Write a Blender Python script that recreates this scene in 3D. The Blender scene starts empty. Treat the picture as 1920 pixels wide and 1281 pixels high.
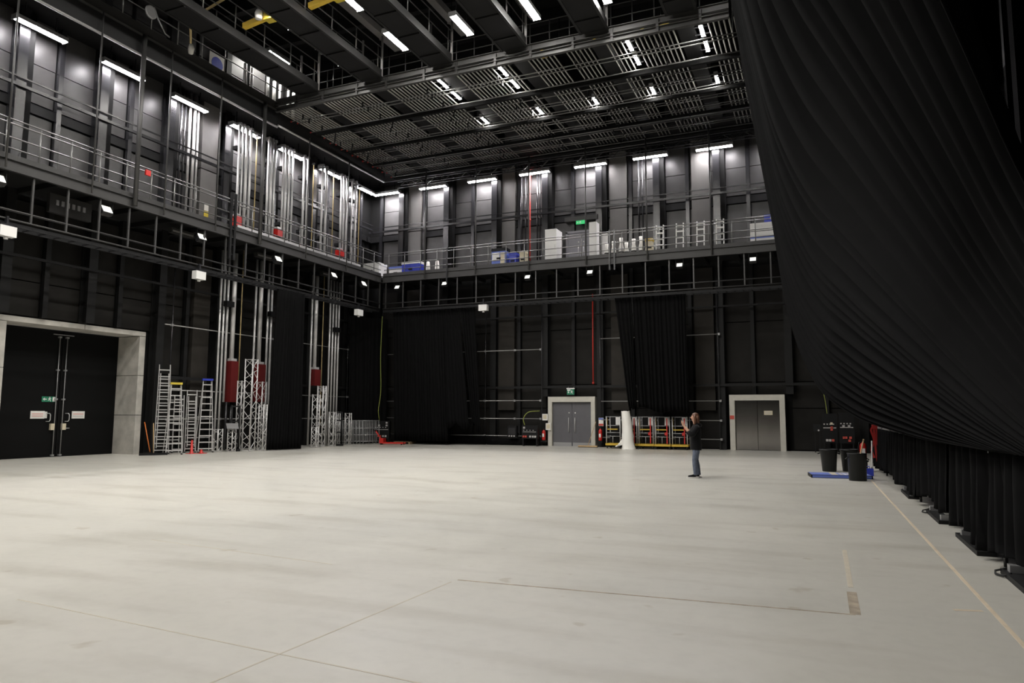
import bpy, bmesh, math, random
from mathutils import Vector, Matrix
random.seed(7)
PI = math.pi
C = bpy.context.scene.collection
SC = bpy.context.scene

# ------------------------------------------------------------------ camera, world, exposure
cam_d = bpy.data.cameras.new('camera'); cam = bpy.data.objects.new('camera', cam_d); C.objects.link(cam)
YAW, PIT, ROL = 0.4093, 0.1025, 0.0043
_d = Vector((-math.sin(YAW)*math.cos(PIT), math.cos(YAW)*math.cos(PIT), math.sin(PIT)))
_r = Vector((math.cos(YAW), math.sin(YAW), 0)); _u = _r.cross(_d)
_r2 = math.cos(ROL)*_r + math.sin(ROL)*_u; _u2 = -math.sin(ROL)*_r + math.cos(ROL)*_u
_m = Matrix((( _r2.x, _u2.x, -_d.x, 0), (_r2.y, _u2.y, -_d.y, 0), (_r2.z, _u2.z, -_d.z, 1.65), (0, 0, 0, 1)))
cam.matrix_world = _m
cam_d.sensor_width = 36; cam_d.lens = 24.966; cam_d.clip_end = 300
SC.camera = cam
w = bpy.data.worlds.new('hall_dark'); SC.world = w; w.use_nodes = True
w.node_tree.nodes['Background'].inputs[0].default_value = (0.01, 0.01, 0.011, 1)
w.node_tree.nodes['Background'].inputs[1].default_value = 0.3
SC.view_settings.view_transform = 'Standard'; SC.view_settings.look = 'None'
SC.view_settings.exposure = 1.38; SC.view_settings.gamma = 1.0; SC.view_settings.use_curve_mapping = False
WALL_LAMP = 46.0      # wall battens
ROOF_LAMP = 50.0      # roof battens between the bridges

# ------------------------------------------------------------------ materials
def mat(name, col, rough=0.6, metal=0.0, spec=0.5, noise=0.0, nscale=3.0, bump=0.0, bscale=30.0, sheen=0.0, stretch=None):
    m = bpy.data.materials.new(name); m.use_nodes = True
    nt = m.node_tree; b = nt.nodes['Principled BSDF']
    b.inputs['Base Color'].default_value = (*col, 1); b.inputs['Roughness'].default_value = rough
    b.inputs['Metallic'].default_value = metal; b.inputs['Specular IOR Level'].default_value = spec
    if sheen:
        b.inputs['Sheen Weight'].default_value = sheen; b.inputs['Sheen Roughness'].default_value = 0.5
    if noise or bump:
        tc = nt.nodes.new('ShaderNodeTexCoord'); mp = nt.nodes.new('ShaderNodeMapping')
        nt.links.new(tc.outputs['Object'], mp.inputs[0])
        if stretch: mp.inputs['Scale'].default_value = stretch
    if noise:
        n = nt.nodes.new('ShaderNodeTexNoise'); n.inputs['Scale'].default_value = nscale; n.inputs['Detail'].default_value = 6
        nt.links.new(mp.outputs[0], n.inputs['Vector'])
        mr = nt.nodes.new('ShaderNodeMapRange'); mr.inputs['From Min'].default_value = 0.25; mr.inputs['From Max'].default_value = 0.75
        mr.inputs['To Min'].default_value = 1-noise; mr.inputs['To Max'].default_value = 1+noise
        nt.links.new(n.outputs['Fac'], mr.inputs['Value'])
        mx = nt.nodes.new('ShaderNodeVectorMath'); mx.operation = 'SCALE'; mx.inputs[0].default_value = col
        nt.links.new(mr.outputs[0], mx.inputs['Scale']); nt.links.new(mx.outputs[0], b.inputs['Base Color'])
    if bump:
        n2 = nt.nodes.new('ShaderNodeTexNoise'); n2.inputs['Scale'].default_value = bscale; n2.inputs['Detail'].default_value = 4
        nt.links.new(mp.outputs[0], n2.inputs['Vector'])
        bp = nt.nodes.new('ShaderNodeBump'); bp.inputs['Strength'].default_value = bump
        nt.links.new(n2.outputs['Fac'], bp.inputs['Height']); nt.links.new(bp.outputs[0], b.inputs['Normal'])
    return m
def emit(name, col, s):
    m = bpy.data.materials.new(name); m.use_nodes = True; nt = m.node_tree; b = nt.nodes['Principled BSDF']
    b.inputs['Base Color'].default_value = (*col, 1)
    b.inputs['Emission Color'].default_value = (*col, 1); b.inputs['Emission Strength'].default_value = s
    return m
M = dict(
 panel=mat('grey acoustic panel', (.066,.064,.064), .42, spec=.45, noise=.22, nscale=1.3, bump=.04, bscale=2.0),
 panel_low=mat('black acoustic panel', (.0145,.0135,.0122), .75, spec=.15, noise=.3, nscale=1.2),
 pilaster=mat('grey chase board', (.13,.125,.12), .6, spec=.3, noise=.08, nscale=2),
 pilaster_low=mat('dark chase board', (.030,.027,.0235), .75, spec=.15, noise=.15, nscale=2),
 wall=mat('black wall paint', (.007,.007,.007), .8, spec=.15),
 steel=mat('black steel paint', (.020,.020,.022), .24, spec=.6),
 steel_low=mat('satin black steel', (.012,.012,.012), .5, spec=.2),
 steel_dk=mat('matt black steel', (.010,.010,.0105), .6, spec=.25),
 deck=mat('grey steel paint', (.042,.041,.040), .5, spec=.4, noise=.1, nscale=2),
 beam=mat('mid grey steel paint', (.062,.061,.060), .5, spec=.4, noise=.08, nscale=2),
 rail=mat('galvanised handrail', (.060,.059,.058), .4, metal=.3),
 soffit=mat('dark soffit plate', (.014,.014,.0145), .6, spec=.25, noise=.15, nscale=1.5),
 handrail=mat('bright handrail tube', (.16,.158,.153), .35, metal=.5),
 bridge=mat('dark bridge steel', (.020,.0198,.0195), .45, spec=.4),
 galv=mat('galvanised tube', (.42,.41,.40), .38, metal=.5, noise=.08, nscale=4),
 pipe=mat('grid barrel tube', (.38,.37,.345), .6, metal=0, spec=.3),
 alu=mat('aluminium', (.62,.61,.60), .35, metal=.35, spec=.5),
 alu_dk=mat('dull aluminium', (.34,.34,.34), .4, metal=.4),
 greydoor_up=mat('pale slate door', (.24,.235,.26), .45, noise=.05, nscale=3),
 white=mat('white paint', (.78,.77,.75), .45),
 whitefab=mat('white foam sheet', (.88,.86,.81), .75, bump=.15, bscale=8),
 concrete=mat('grey concrete lining', (.46,.44,.40), .8, spec=.2, noise=.22, nscale=2.4, bump=.12, bscale=20),
 frame=mat('stone grey door frame', (.52,.50,.44), .6, noise=.06, nscale=5),
 blackdoor=mat('black door paint', (.0045,.0045,.0045), .7, spec=.12),
 greydoor=mat('slate grey door', (.10,.098,.107), .45, noise=.06, nscale=3),
 lift=mat('brushed steel lift door', (.33,.315,.30), .14, metal=.95, noise=.08, nscale=3, stretch=(1,1,.2)),
 drape=mat('black wool serge', (.0058,.0058,.006), .95, spec=.04, sheen=.006, noise=.12, nscale=5),
 red=mat('red paint', (.55,.02,.015), .4),
 maroon=mat('dark red steel', (.11,.008,.008), .45),
 redstrap=mat('red webbing', (.50,.025,.02), .7),
 redpipe=mat('red sprinkler pipe', (.45,.03,.02), .4),
 yellow=mat('yellow paint', (.56,.37,.04), .5, noise=.1, nscale=6),
 yellowbright=mat('bright yellow paint', (.62,.48,.05), .5),
 rope=mat('natural rope', (.50,.38,.18), .9, noise=.2, nscale=20),
 wood=mat('pale ash wood', (.48,.33,.17), .55, noise=.2, nscale=6, stretch=(6,6,1)),
 orange=mat('orange paint', (.75,.20,.04), .5),
 blue=mat('blue plastic', (.03,.05,.42), .4),
 blue2=mat('mid blue print', (.13,.19,.56), .45),
 black=mat('black plastic', (.0065,.0065,.007), .5, spec=.25),
 rubber=mat('black rubber', (.014,.014,.014), .8),
 bin=mat('black bin plastic', (.0085,.009,.0085), .45, spec=.28, noise=.12, nscale=8),
 green=mat('safety green', (.015,.19,.10), .5),
 greencable=mat('yellow green earth cable', (.26,.30,.06), .6),
 socket=mat('socket grey', (.45,.43,.42), .5),
 socketred=mat('socket red', (.50,.07,.05), .5),
 cream=mat('cream plastic', (.62,.55,.40), .5),
 skin=mat('skin', (.62,.36,.25), .55, spec=.3),
 hair=mat('brown hair', (.11,.045,.022), .5, noise=.3, nscale=40, stretch=(1,1,.2)),
 hoodie=mat('black cotton jersey', (.010,.010,.011), .9, spec=.1, sheen=.05),
 jeans=mat('washed grey blue denim', (.13,.15,.20), .85, spec=.1, noise=.25, nscale=14),
 shoewhite=mat('white rubber sole', (.72,.70,.68), .5),
 lip=mat('lips', (.45,.16,.13), .5),
 wood_pallet=mat('pallet timber', (.20,.14,.08), .8, noise=.25, nscale=8),
 tape=mat('pale pink floor tape', (.62,.52,.39), .6, noise=.12, nscale=6),
 mark=mat('worn brown tape residue', (.34,.285,.215), .7, noise=.5, nscale=7),
 faint=mat('faded floor line', (.50,.45,.36), .6, noise=.12, nscale=7),
 paper=mat('printed paper', (.74,.72,.68), .7),
 pink=mat('pale red print', (.66,.33,.30), .7),
 flood=emit('floodlight glass', (.9,.9,.84), .34),
 lamp_wall=emit('cold white diffuser', (1,.96,.985), WALL_LAMP),
 lamp_roof=emit('warm white diffuser', (1,.97,.915), ROOF_LAMP),
 exit=emit('lit exit sign', (.02,.30,.09), .5),
)
def floor_material():
    m = bpy.data.materials.new('painted studio floor'); m.use_nodes = True
    nt = m.node_tree; b = nt.nodes['Principled BSDF']
    tc = nt.nodes.new('ShaderNodeTexCoord')
    def noise(scale, detail, stretch=(1,1,1), rot=0):
        mp = nt.nodes.new('ShaderNodeMapping'); mp.inputs['Scale'].default_value = stretch; mp.inputs['Rotation'].default_value = (0,0,rot)
        nt.links.new(tc.outputs['Object'], mp.inputs[0])
        n = nt.nodes.new('ShaderNodeTexNoise'); n.inputs['Scale'].default_value = scale; n.inputs['Detail'].default_value = detail
        nt.links.new(mp.outputs[0], n.inputs['Vector']); return n
    def ramp(src, stops):
        r = nt.nodes.new('ShaderNodeValToRGB'); e = r.color_ramp.elements
        e[0].position, e[0].color = stops[0][0], (*stops[0][1], 1)
        e[1].position, e[1].color = stops[-1][0], (*stops[-1][1], 1)
        for p, c in stops[1:-1]:
            x = e.new(p); x.color = (*c, 1)
        nt.links.new(src, r.inputs[0]); return r
    def mul(a, bb):
        x = nt.nodes.new('ShaderNodeMix'); x.data_type = 'RGBA'; x.blend_type = 'MULTIPLY'; x.inputs['Factor'].default_value = 1
        nt.links.new(a, x.inputs['A']); nt.links.new(bb, x.inputs['B']); return x.outputs['Result']
    big = ramp(noise(.16, 4).outputs['Fac'], [(.3, (.495,.485,.445)), (.5, (.54,.525,.475)), (.7, (.57,.55,.495))])
    scuff = ramp(noise(1.0, 8, (.35, 1.6, 1), .15).outputs['Fac'], [(.33, (.86,.85,.83)), (.5, (1,1,1)), (.75, (1.0,1.0,.99))])
    fine = ramp(noise(7, 6).outputs['Fac'], [(.3, (.95,.95,.95)), (.55, (1,1,1))])
    spots = ramp(noise(2.6, 2).outputs['Fac'], [(.25, (.80,.77,.72)), (.31, (1,1,1))])
    c = mul(mul(mul(big.outputs[0], scuff.outputs[0]), fine.outputs[0]), spots.outputs[0])
    nt.links.new(c, b.inputs['Base Color'])
    rr = nt.nodes.new('ShaderNodeMapRange'); rr.inputs['To Min'].default_value = .24; rr.inputs['To Max'].default_value = .42
    nt.links.new(noise(1.2, 5).outputs['Fac'], rr.inputs['Value']); nt.links.new(rr.outputs[0], b.inputs['Roughness'])
    b.inputs['Specular IOR Level'].default_value = .45
    return m
M['floor'] = floor_material()

# ------------------------------------------------------------------ mesh helpers
class MB:
    def __init__(s): s.v = []; s.f = []; s.sm = []
    def face(s, idx, smooth=False): s.f.append(idx); s.sm.append(smooth)
    def hexa(s, p):
        n = len(s.v); s.v += [tuple(q) for q in p]
        for q in ((0,3,2,1),(4,5,6,7),(0,1,5,4),(1,2,6,5),(2,3,7,6),(3,0,4,7)): s.face([n+i for i in q])
        return s
    def box(s, x0, y0, z0, x1, y1, z1):
        x0,x1 = min(x0,x1),max(x0,x1); y0,y1 = min(y0,y1),max(y0,y1); z0,z1 = min(z0,z1),max(z0,z1)
        return s.hexa([(x0,y0,z0),(x1,y0,z0),(x1,y1,z0),(x0,y1,z0),(x0,y0,z1),(x1,y0,z1),(x1,y1,z1),(x0,y1,z1)])
    def bar(s, p, q, wd, ht, up=(0,0,1)):
        p, q, up = Vector(p), Vector(q), Vector(up); d = (q-p).normalized(); a = d.cross(up)
        if a.length < 1e-4: a = d.cross(Vector((0,1,0)))
        a.normalize(); b = a.cross(d).normalized(); a *= wd/2; b *= ht/2
        return s.hexa([p-a-b, p+a-b, q+a-b, q-a-b, p-a+b, p+a+b, q+a+b, q-a+b])
    def tube(s, p, q, r, n=8, r2=None, cap=True):
        p, q = Vector(p), Vector(q); d = (q-p).normalized()
        a = d.cross(Vector((0,0,1)))
        if a.length < 1e-3: a = d.cross(Vector((0,1,0)))
        a.normalize(); b = d.cross(a); r2 = r if r2 is None else r2; k = len(s.v)
        for c, rr in ((p, r), (q, r2)):
            for i in range(n):
                t = 2*PI*i/n; s.v.append(tuple(c + a*(rr*math.cos(t)) + b*(rr*math.sin(t))))
        for i in range(n):
            j = (i+1) % n; s.face([k+i, k+n+i, k+n+j, k+j], n > 5)
        if cap:
            s.face([k+i for i in range(n)]); s.face([k+n+i for i in reversed(range(n))])
        return s
    def path(s, pts, r, n=6):
        pts = [Vector(p) for p in pts]; k = len(s.v); m = len(pts)
        a = None
        for i, p in enumerate(pts):
            d = (pts[min(i+1, m-1)] - pts[max(i-1, 0)]).normalized()
            if a is None:
                a = d.cross(Vector((0,0,1)))
                if a.length < 1e-3: a = d.cross(Vector((0,1,0)))
            a = (a - d*a.dot(d)).normalized(); b = d.cross(a)
            for j in range(n):
                t = 2*PI*j/n; s.v.append(tuple(p + a*(r*math.cos(t)) + b*(r*math.sin(t))))
        for i in range(m-1):
            for j in range(n):
                jj = (j+1) % n; s.face([k+i*n+j, k+(i+1)*n+j, k+(i+1)*n+jj, k+i*n+jj], True)
        s.face([k+j for j in range(n)]); s.face([k+(m-1)*n+j for j in reversed(range(n))])
        return s
    def lathe(s, prof, c=(0,0,0), n=20, sx=1, sy=1):
        k = len(s.v); m = len(prof)
        for r, z in prof:
            for j in range(n):
                t = 2*PI*j/n; s.v.append((c[0]+sx*r*math.cos(t), c[1]+sy*r*math.sin(t), c[2]+z))
        for i in range(m-1):
            for j in range(n):
                jj = (j+1) % n; s.face([k+i*n+j, k+i*n+jj, k+(i+1)*n+jj, k+(i+1)*n+j], True)
        if prof[0][0] > 1e-5: s.face([k+j for j in reversed(range(n))])
        if prof[-1][0] > 1e-5: s.face([k+(m-1)*n+j for j in range(n)])
        return s
    def loft(s, pts, rad, n=14, ref=(0,1,0)):
        pts = [Vector(p) for p in pts]; k = len(s.v); m = len(pts); rf = Vector(ref)
        for i, p in enumerate(pts):
            d = (pts[min(i+1, m-1)]-pts[max(i-1, 0)]).normalized(); b = (rf-d*rf.dot(d)).normalized(); a = b.cross(d)
            ra, rb = rad[i] if isinstance(rad[i], tuple) else (rad[i], rad[i])
            for j in range(n):
                q = 2*PI*j/n; s.v.append(tuple(p+a*(ra*math.cos(q))+b*(rb*math.sin(q))))
        for i in range(m-1):
            for j in range(n):
                jj = (j+1) % n; s.face([k+i*n+j, k+i*n+jj, k+(i+1)*n+jj, k+(i+1)*n+j], True)
        s.face([k+j for j in reversed(range(n))]); s.face([k+(m-1)*n+j for j in range(n)])
        return s
    def grid(s, rows, smooth=True):
        k = len(s.v); m = len(rows); n = len(rows[0])
        for r in rows: s.v += [tuple(p) for p in r]
        for i in range(m-1):
            for j in range(n-1): s.face([k+i*n+j, k+i*n+j+1, k+(i+1)*n+j+1, k+(i+1)*n+j], smooth)
        return s
    def build(s, name, mt, parent=None, loc=(0,0,0), lab=None):
        me = bpy.data.meshes.new(name); me.from_pydata(s.v, [], s.f)
        me.polygons.foreach_set('use_smooth', s.sm); me.update()
        me.materials.append(M[mt] if isinstance(mt, str) else mt)
        o = bpy.data.objects.new(name, me); C.objects.link(o); o.location = loc
        if parent: o.parent = parent
        if lab: o['label'] = lab
        return o
def tag(o, label, cat, group=None, kind=None):
    if label: o['label'] = label
    if cat: o['category'] = cat
    if group: o['group'] = group
    if kind: o['kind'] = kind
    return o
def thing(name, label, cat, loc=(0,0,0), rz=0, group=None):
    o = bpy.data.objects.new(name, None); C.objects.link(o); o.location = loc; o.rotation_euler = (0,0,rz)
    o.empty_display_size = .2
    return tag(o, label, cat, group)
def struct(name, mb, mt):
    o = mb.build(name, mt); o['kind'] = 'structure'; return o
def again(o, loc, parent=None):                       # another piece sharing the mesh
    c = o.copy(); C.objects.link(c); c.location = loc
    if parent: c.parent = parent
    return c
def dup(root, loc, rz=None, label=None):
    r = root.copy(); C.objects.link(r); r.location = loc
    if rz is not None: r.rotation_euler = (0,0,rz)
    if label: r['label'] = label
    for ch in list(root.children):
        c = ch.copy(); C.objects.link(c); c.parent = r
        for g in ch.children:
            d = g.copy(); C.objects.link(d); d.parent = c
    return r
ORD = ['first','second','third','fourth','fifth','sixth','seventh','eighth','ninth','tenth','eleventh','twelfth','thirteenth','fourteenth','fifteenth','sixteenth','seventeenth','eighteenth','nineteenth','twentieth']

# ------------------------------------------------------------------ room shell
LX, BY, RX, NY, TOP = -25.4, 36.3, 4.2, -9.0, 20.6
struct('floor', MB().box(LX-1.6, NY-.3, -.2, RX+.3, BY+.3, 0), 'floor')
ceil = struct('ceiling', MB().box(LX-.3, NY-.3, TOP, RX+.3, BY+.3, TOP+.2), 'wall')
b0 = MB().box(LX, -.15, -.3, RX, .15, .3).build('roof_beam', 'steel_dk', ceil, (0, NY+1.5, TOP-.31))
y = NY+4.6
while y < BY:
    again(b0, (0, y, TOP-.31), ceil); y += 3.1
struct('wall_rear', MB().box(LX-.3, NY-.3, 0, RX+.3, NY, TOP), 'wall')
PY0, PY1, PZ = 15.12, 20.28, 4.77
OY0, OY1, OZ = PY0-.30, PY1+.27, 4.95                      # big door opening in the left wall
wl = MB().box(LX-.3, NY, 0, LX, OY0-.01, TOP).box(LX-.3, OY1+.01, 0, LX, BY+.3, TOP).box(LX-.3, OY0-.01, OZ, LX, OY1+.01, TOP)
wall_left = struct('wall_left', wl, 'wall')
wall_back = struct('wall_back', MB().box(LX-.3, BY, 0, RX+.3, BY+.3, TOP), 'wall')
wall_right = struct('wall_right', MB().box(RX, NY, 0, RX+.3, BY, TOP), 'wall')

def mapper(side):
    if side == 'back': return lambda u, v, z: (u, BY-v, z)
    if side == 'left': return lambda u, v, z: (LX+v, u, z)
    return lambda u, v, z: (RX-v, u, z)
def wbox(mb, f, u0, u1, v0, v1, z0, z1):
    a, b = f(u0, v0, z0), f(u1, v1, z1); return mb.box(*a, *b)
def dress_wall(wall, side, mains, mids, pil, holes, lowz=0.0, low_only=False):
    f = mapper(side); CT = 15.68
    # columns: an I section, one mesh shared
    def column(u, z0, z1, mt='steel'):
        mb = MB()
        wbox(mb, f, u-.17, u+.17, .50, .54, z0, z1); wbox(mb, f, u-.17, u+.17, .10, .14, z0, z1); wbox(mb, f, u-.02, u+.02, .14, .50, z0, z1)
        mb.build('column', mt, wall)
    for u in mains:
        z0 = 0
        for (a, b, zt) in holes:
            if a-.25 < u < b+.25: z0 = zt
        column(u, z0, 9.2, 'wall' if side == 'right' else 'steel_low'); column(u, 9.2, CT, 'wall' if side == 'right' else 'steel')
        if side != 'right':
            mb = MB(); wbox(mb, f, u+.175, u+.40, .10, .48, 9.45, CT-.05); mb.build('column_shade', 'wall', wall)  # black plate added as the shade on the column's side
        mb = MB(); wbox(mb, f, u-.15, u+.15, .1, .4, 15.8, TOP-.65); mb.build('upper_column', 'steel_dk', wall)
    for u in mids:
        z0 = 0
        for (a, b, zt) in holes:
            if a-.1 < u < b+.1: z0 = zt
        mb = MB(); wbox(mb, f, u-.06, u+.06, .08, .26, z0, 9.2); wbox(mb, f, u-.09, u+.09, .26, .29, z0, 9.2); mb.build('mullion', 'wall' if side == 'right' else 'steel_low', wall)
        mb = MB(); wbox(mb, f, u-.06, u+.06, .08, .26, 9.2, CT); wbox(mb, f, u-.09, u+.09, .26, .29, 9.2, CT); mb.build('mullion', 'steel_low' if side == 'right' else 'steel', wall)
    edges = sorted(list(mains)+list(mids))
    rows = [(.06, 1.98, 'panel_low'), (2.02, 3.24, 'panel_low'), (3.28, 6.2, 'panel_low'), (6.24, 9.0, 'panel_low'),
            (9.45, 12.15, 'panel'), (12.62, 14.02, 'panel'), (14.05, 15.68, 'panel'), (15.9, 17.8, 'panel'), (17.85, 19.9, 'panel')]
    for a, b in zip(edges[:-1], edges[1:]):
        if b-a > 2.4: continue
        for (z0, z1, mt) in rows:
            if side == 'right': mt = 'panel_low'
            if low_only and z1 > 17: continue
            u0, u1, zz = a+(.42 if (a in mains and z0 > 9.3 and side != 'right') else .10), b-.10, z0
            for (ha, hb, zt) in holes:
                if u1 > ha and u0 < hb:
                    if z1 < zt+.15: zz = None
                    elif z0 < zt: zz = zt+.03
            if zz is None: continue
            th = .07 + random.uniform(-.008, .008)
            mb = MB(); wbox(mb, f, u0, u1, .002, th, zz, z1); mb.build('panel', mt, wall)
    for (a, b) in pil:
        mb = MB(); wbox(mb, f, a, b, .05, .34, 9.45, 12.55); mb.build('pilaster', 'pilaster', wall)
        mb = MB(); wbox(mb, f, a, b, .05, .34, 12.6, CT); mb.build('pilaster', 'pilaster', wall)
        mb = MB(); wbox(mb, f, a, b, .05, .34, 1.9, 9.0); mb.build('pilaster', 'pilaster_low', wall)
BM = [-22.85, -19.77, -16.66, -13.58, -10.50, -7.42, -4.40, -1.32, 1.76]
BN = [-24.45, -21.4, -18.15, -15.2, -12.05, -8.85, -5.88, -2.92, .25, 3.2]
D2 = (-13.37, -10.77, 2.62); D3 = (-4.05, -1.55, 2.66)
dress_wall(wall_back, 'back', BM, BN, [(-22.45, -21.6), (-16.42, -15.46), (-9.95, -9.03), (-5.66, -4.72)], [D2, D3])
LM = [-7.0, -3.9, -.8, 2.3, 5.4, 8.5, 11.6, 14.75, 17.82, 20.92, 24.02, 27.12, 30.22, 33.3]
LN = [-5.45, -2.35, .75, 3.85, 6.95, 10.05, 13.15, 16.28, 19.2, 22.45, 25.55, 28.7, 31.75, 34.9]
dress_wall(wall_left, 'left', LM, LN, [(22.72, 23.62)], [(14.80, 20.58, 4.98)])
dress_wall(wall_right, 'right', [1.5, 5.1, 8.7, 12.3, 15.9, 19.5, 23.1, 26.7, 30.3], [3.3, 6.9, 10.5, 14.1, 17.7, 21.3, 24.9, 28.5], [], [], low_only=True)
# rails and scaffold pipes fixed to the walls
def wall_rail(wall, side, u0, u1, v, z, h, w_, mt, name='rail'):
    f = mapper(side); mb = MB(); wbox(mb, f, u0, u1, v-w_/2, v+w_/2, z-h/2, z+h/2); return mb.build(name, mt, wall)
def wall_pipe(wall, side, u0, u1, v, z, r=.024, mt='galv', z1=None):
    f = mapper(side); return MB().tube(f(u0, v, z), f(u1, v, z if z1 is None else z1), r, 6).build('scaffold_pipe', mt, wall)
wall_rail(wall_back, 'back', LX+.3, RX, .60, 12.68, .11, .10, 'steel'); wall_rail(wall_back, 'back', LX+.3, RX, .62, 12.94, .05, .05, 'steel')
wall_rail(wall_back, 'back', LX+.1, RX, .12, 12.36, .34, .10, 'steel_dk', 'black_band')
wall_rail(wall_left, 'left', NY, BY-.7, .60, 12.82, .11, .10, 'steel'); wall_rail(wall_left, 'left', NY, BY-.7, .62, 13.1, .05, .05, 'steel')
wall_rail(wall_left, 'left', NY, BY-.2, .12, 12.36, .34, .10, 'steel_dk', 'black_band')
wall_rail(wall_left, 'left', NY, BY-.2, .58, 6.95, .09, .08, 'steel_dk'); wall_rail(wall_back, 'back', LX+.2, RX, .58, 6.98, .09, .08, 'steel_dk')
wall_rail(wall_back, 'back', LX+.2, RX, .58, 3.12, .12, .10, 'steel_low'); wall_rail(wall_left, 'left', 20.95, BY-.2, .58, 3.12, .12, .10, 'steel_dk')
cl0 = MB().box(-.05, -.05, -.05, .05, .05, .05)
clamp_me = None
def clamp(wall, p):
    global clamp_me
    if clamp_me is None: clamp_me = cl0.build('clamp', 'alu_dk', wall, p)
    else: again(clamp_me, p, wall)
fb, fl = mapper('back'), mapper('left')
for z in (5.15, 2.4, 1.43, .5):
    wall_pipe(wall_back, 'back', -23.9, -13.75, .72, z)
    for u in (-23.9, -17.05, -15.25, -13.75): clamp(wall_back, fb(u, .72, z))
for z in (5.6, 2.35, 1.40, .5):
    wall_pipe(wall_back, 'back', -10.4, -4.42, .72, z)
    for u in (-7.42, -4.44): clamp(wall_back, fb(u, .72, z))
for u in (-23.9, -17.05, -13.7, -10.45, -7.45, -4.5): wall_pipe(wall_back, 'back', u, u, .68, 0.0, .024, 'steel', 8.0)
for z in (5.3, 2.6, 1.4):
    wall_pipe(wall_left, 'left', 20.95, 35.5, .72, z)
    for u in (21.3, 24.1, 27.2, 30.3, 33.4): clamp(wall_left, fl(u, .72, z))
for u in (21.35, 24.2, 33.4): wall_pipe(wall_left, 'left', u, u, .68, 0.0, .024, 'steel', 8.0)
# sprinkler and riser pipes on the back wall
def pipe_thing(name, x, yv, z0, z1, r, mt, label, cat):
    o = MB().tube((0,0,z0), (0,0,z1), r, 8).build(name, mt, None, (x, yv, 0)); tag(o, label, cat)
    return o
rp = pipe_thing('sprinkler_pipe', -14.4, BY-.7, 9.45, 15.05, .045, 'redpipe', 'red vertical pipe on the upper back wall beside dark columns', 'pipe')
MB().lathe([(.0,0),(.07,0),(.07,.12),(.0,.12)], (0,0,12.3), 8).build('coupling', 'redpipe', rp)
rp2 = pipe_thing('sprinkler_pipe', -10.84, BY-.66, 3.3, 8.0, .035, 'redpipe', 'thin red pipe running down above the right side of the grey double door', 'pipe')
MB().lathe([(.0,0),(.06,0),(.06,.1),(.0,.1)], (0,0,3.25), 8).build('coupling', 'redpipe', rp2)
for i, (x, r) in enumerate([(-15.0, .06), (-14.75, .045), (-14.05, .05), (-13.9, .04), (-8.35, .05), (-8.15, .04)]):
    mb = MB().tube((x, BY-.45, 9.45), (x, BY-.45, 15.68), r, 8); mb.build('riser_pipe', 'steel', wall_back)
for i, (yv, r) in enumerate([(21.45, .05), (21.65, .04), (21.9, .06), (22.15, .07), (22.35, .05)]):
    MB().tube((LX+.45, yv, 9.45), (LX+.45, yv, 15.68), r, 8).build('riser_pipe', 'galv' if i > 1 else 'steel', wall_left)

# ------------------------------------------------------------------ big left door
door1 = struct('door_1', MB().box(-26.62, PY0-.3, 0, -26.5, 17.93, PZ-.03).box(-26.62, 17.96, 0, -26.5, PY1+.3, PZ-.03), 'blackdoor')
tr1 = struct('trim_1', MB().box(-26.7, PY0-.6, 0, -25.75, PY0-.31, PZ+.3), 'wall')
port = struct('trim_2', MB().box(-26.48, PY0-.29, 4.931, LX+.13, PY1+.26, 4.945), 'concrete')
for z0, z1 in ((0, 1.55), (1.57, 3.15), (3.17, 4.74)):
    MB().box(-26.48, PY1, z0, LX+.14, PY1+.27, z1).build('lining_block', 'concrete', port)
    MB().box(-26.48, PY0-.30, z0, LX+.14, PY0, z1).build('lining_block', 'concrete', port)
for y0, y1 in ((PY0-.30, 17.9), (17.92, PY1+.27)):
    MB().box(-26.48, y0, 4.76, LX+.14, y1, 4.93).build('lintel_block', 'concrete', port)
for yv in (17.80, 18.09):
    MB().tube((-26.44, yv, .05), (-26.44, yv, 4.5), .018, 6).build('bolt_rod', 'alu_dk', door1)
    for z in (.06, 2.15, 3.25, 4.5): MB().box(-26.5, yv-.05, z-.03, -26.41, yv+.05, z+.03).build('rod_bracket', 'alu_dk', door1)
MB().box(-26.48, 17.55, 4.58, -26.44, 18.35, 4.61).build('head_bar', 'alu_dk', door1)
for yv in (17.72, 18.16):
    MB().box(-26.5, yv-.07, 1.0, -26.40, yv+.07, 1.24).build('lock_box', 'cream', door1)
for yv, s in ((17.55, 1), (18.28, 1)):
    MB().path([(-26.48,yv-.06,1.62),(-26.40,yv+.02,1.62),(-26.38,yv+.04,1.56),(-26.38,yv+.04,1.38),(-26.40,yv+.02,1.32),(-26.48,yv-.06,1.32)], .016).build('pull_handle', 'alu', door1)
MB().tube((-26.42, 18.2, 1.06), (-26.42, 18.38, 1.06), .014, 6).build('lever', 'alu', door1)
def pictogram(mb, f, s=1.0):                          # running figure and doorway, f maps (u, z) on the sign face
    def q(pts): 
        n = len(mb.v); mb.v += [f(u*s, z*s, .004) for u, z in pts]+[f(u*s, z*s, .0) for u, z in pts]; k = len(pts)
        mb.face([n+i for i in range(k)]); 
        for i in range(k): mb.face([n+i, n+(i+1) % k, n+k+(i+1) % k, n+k+i])
    q([(-.02,.055),(.02,.055),(.02,.09),(-.02,.09)]); q([(-.03,-.01),(.02,-.02),(.03,.05),(-.02,.045)])
    q([(-.03,-.01),(-.07,-.05),(-.055,-.065),(-.01,-.02)]); q([(0,-.02),(.035,-.09),(.055,-.08),(.025,-.01)])
    q([(-.02,.04),(-.065,.02),(-.06,.005),(-.015,.025)]); q([(.02,.04),(.06,.03),(.062,.015),(.02,.022)])
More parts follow.
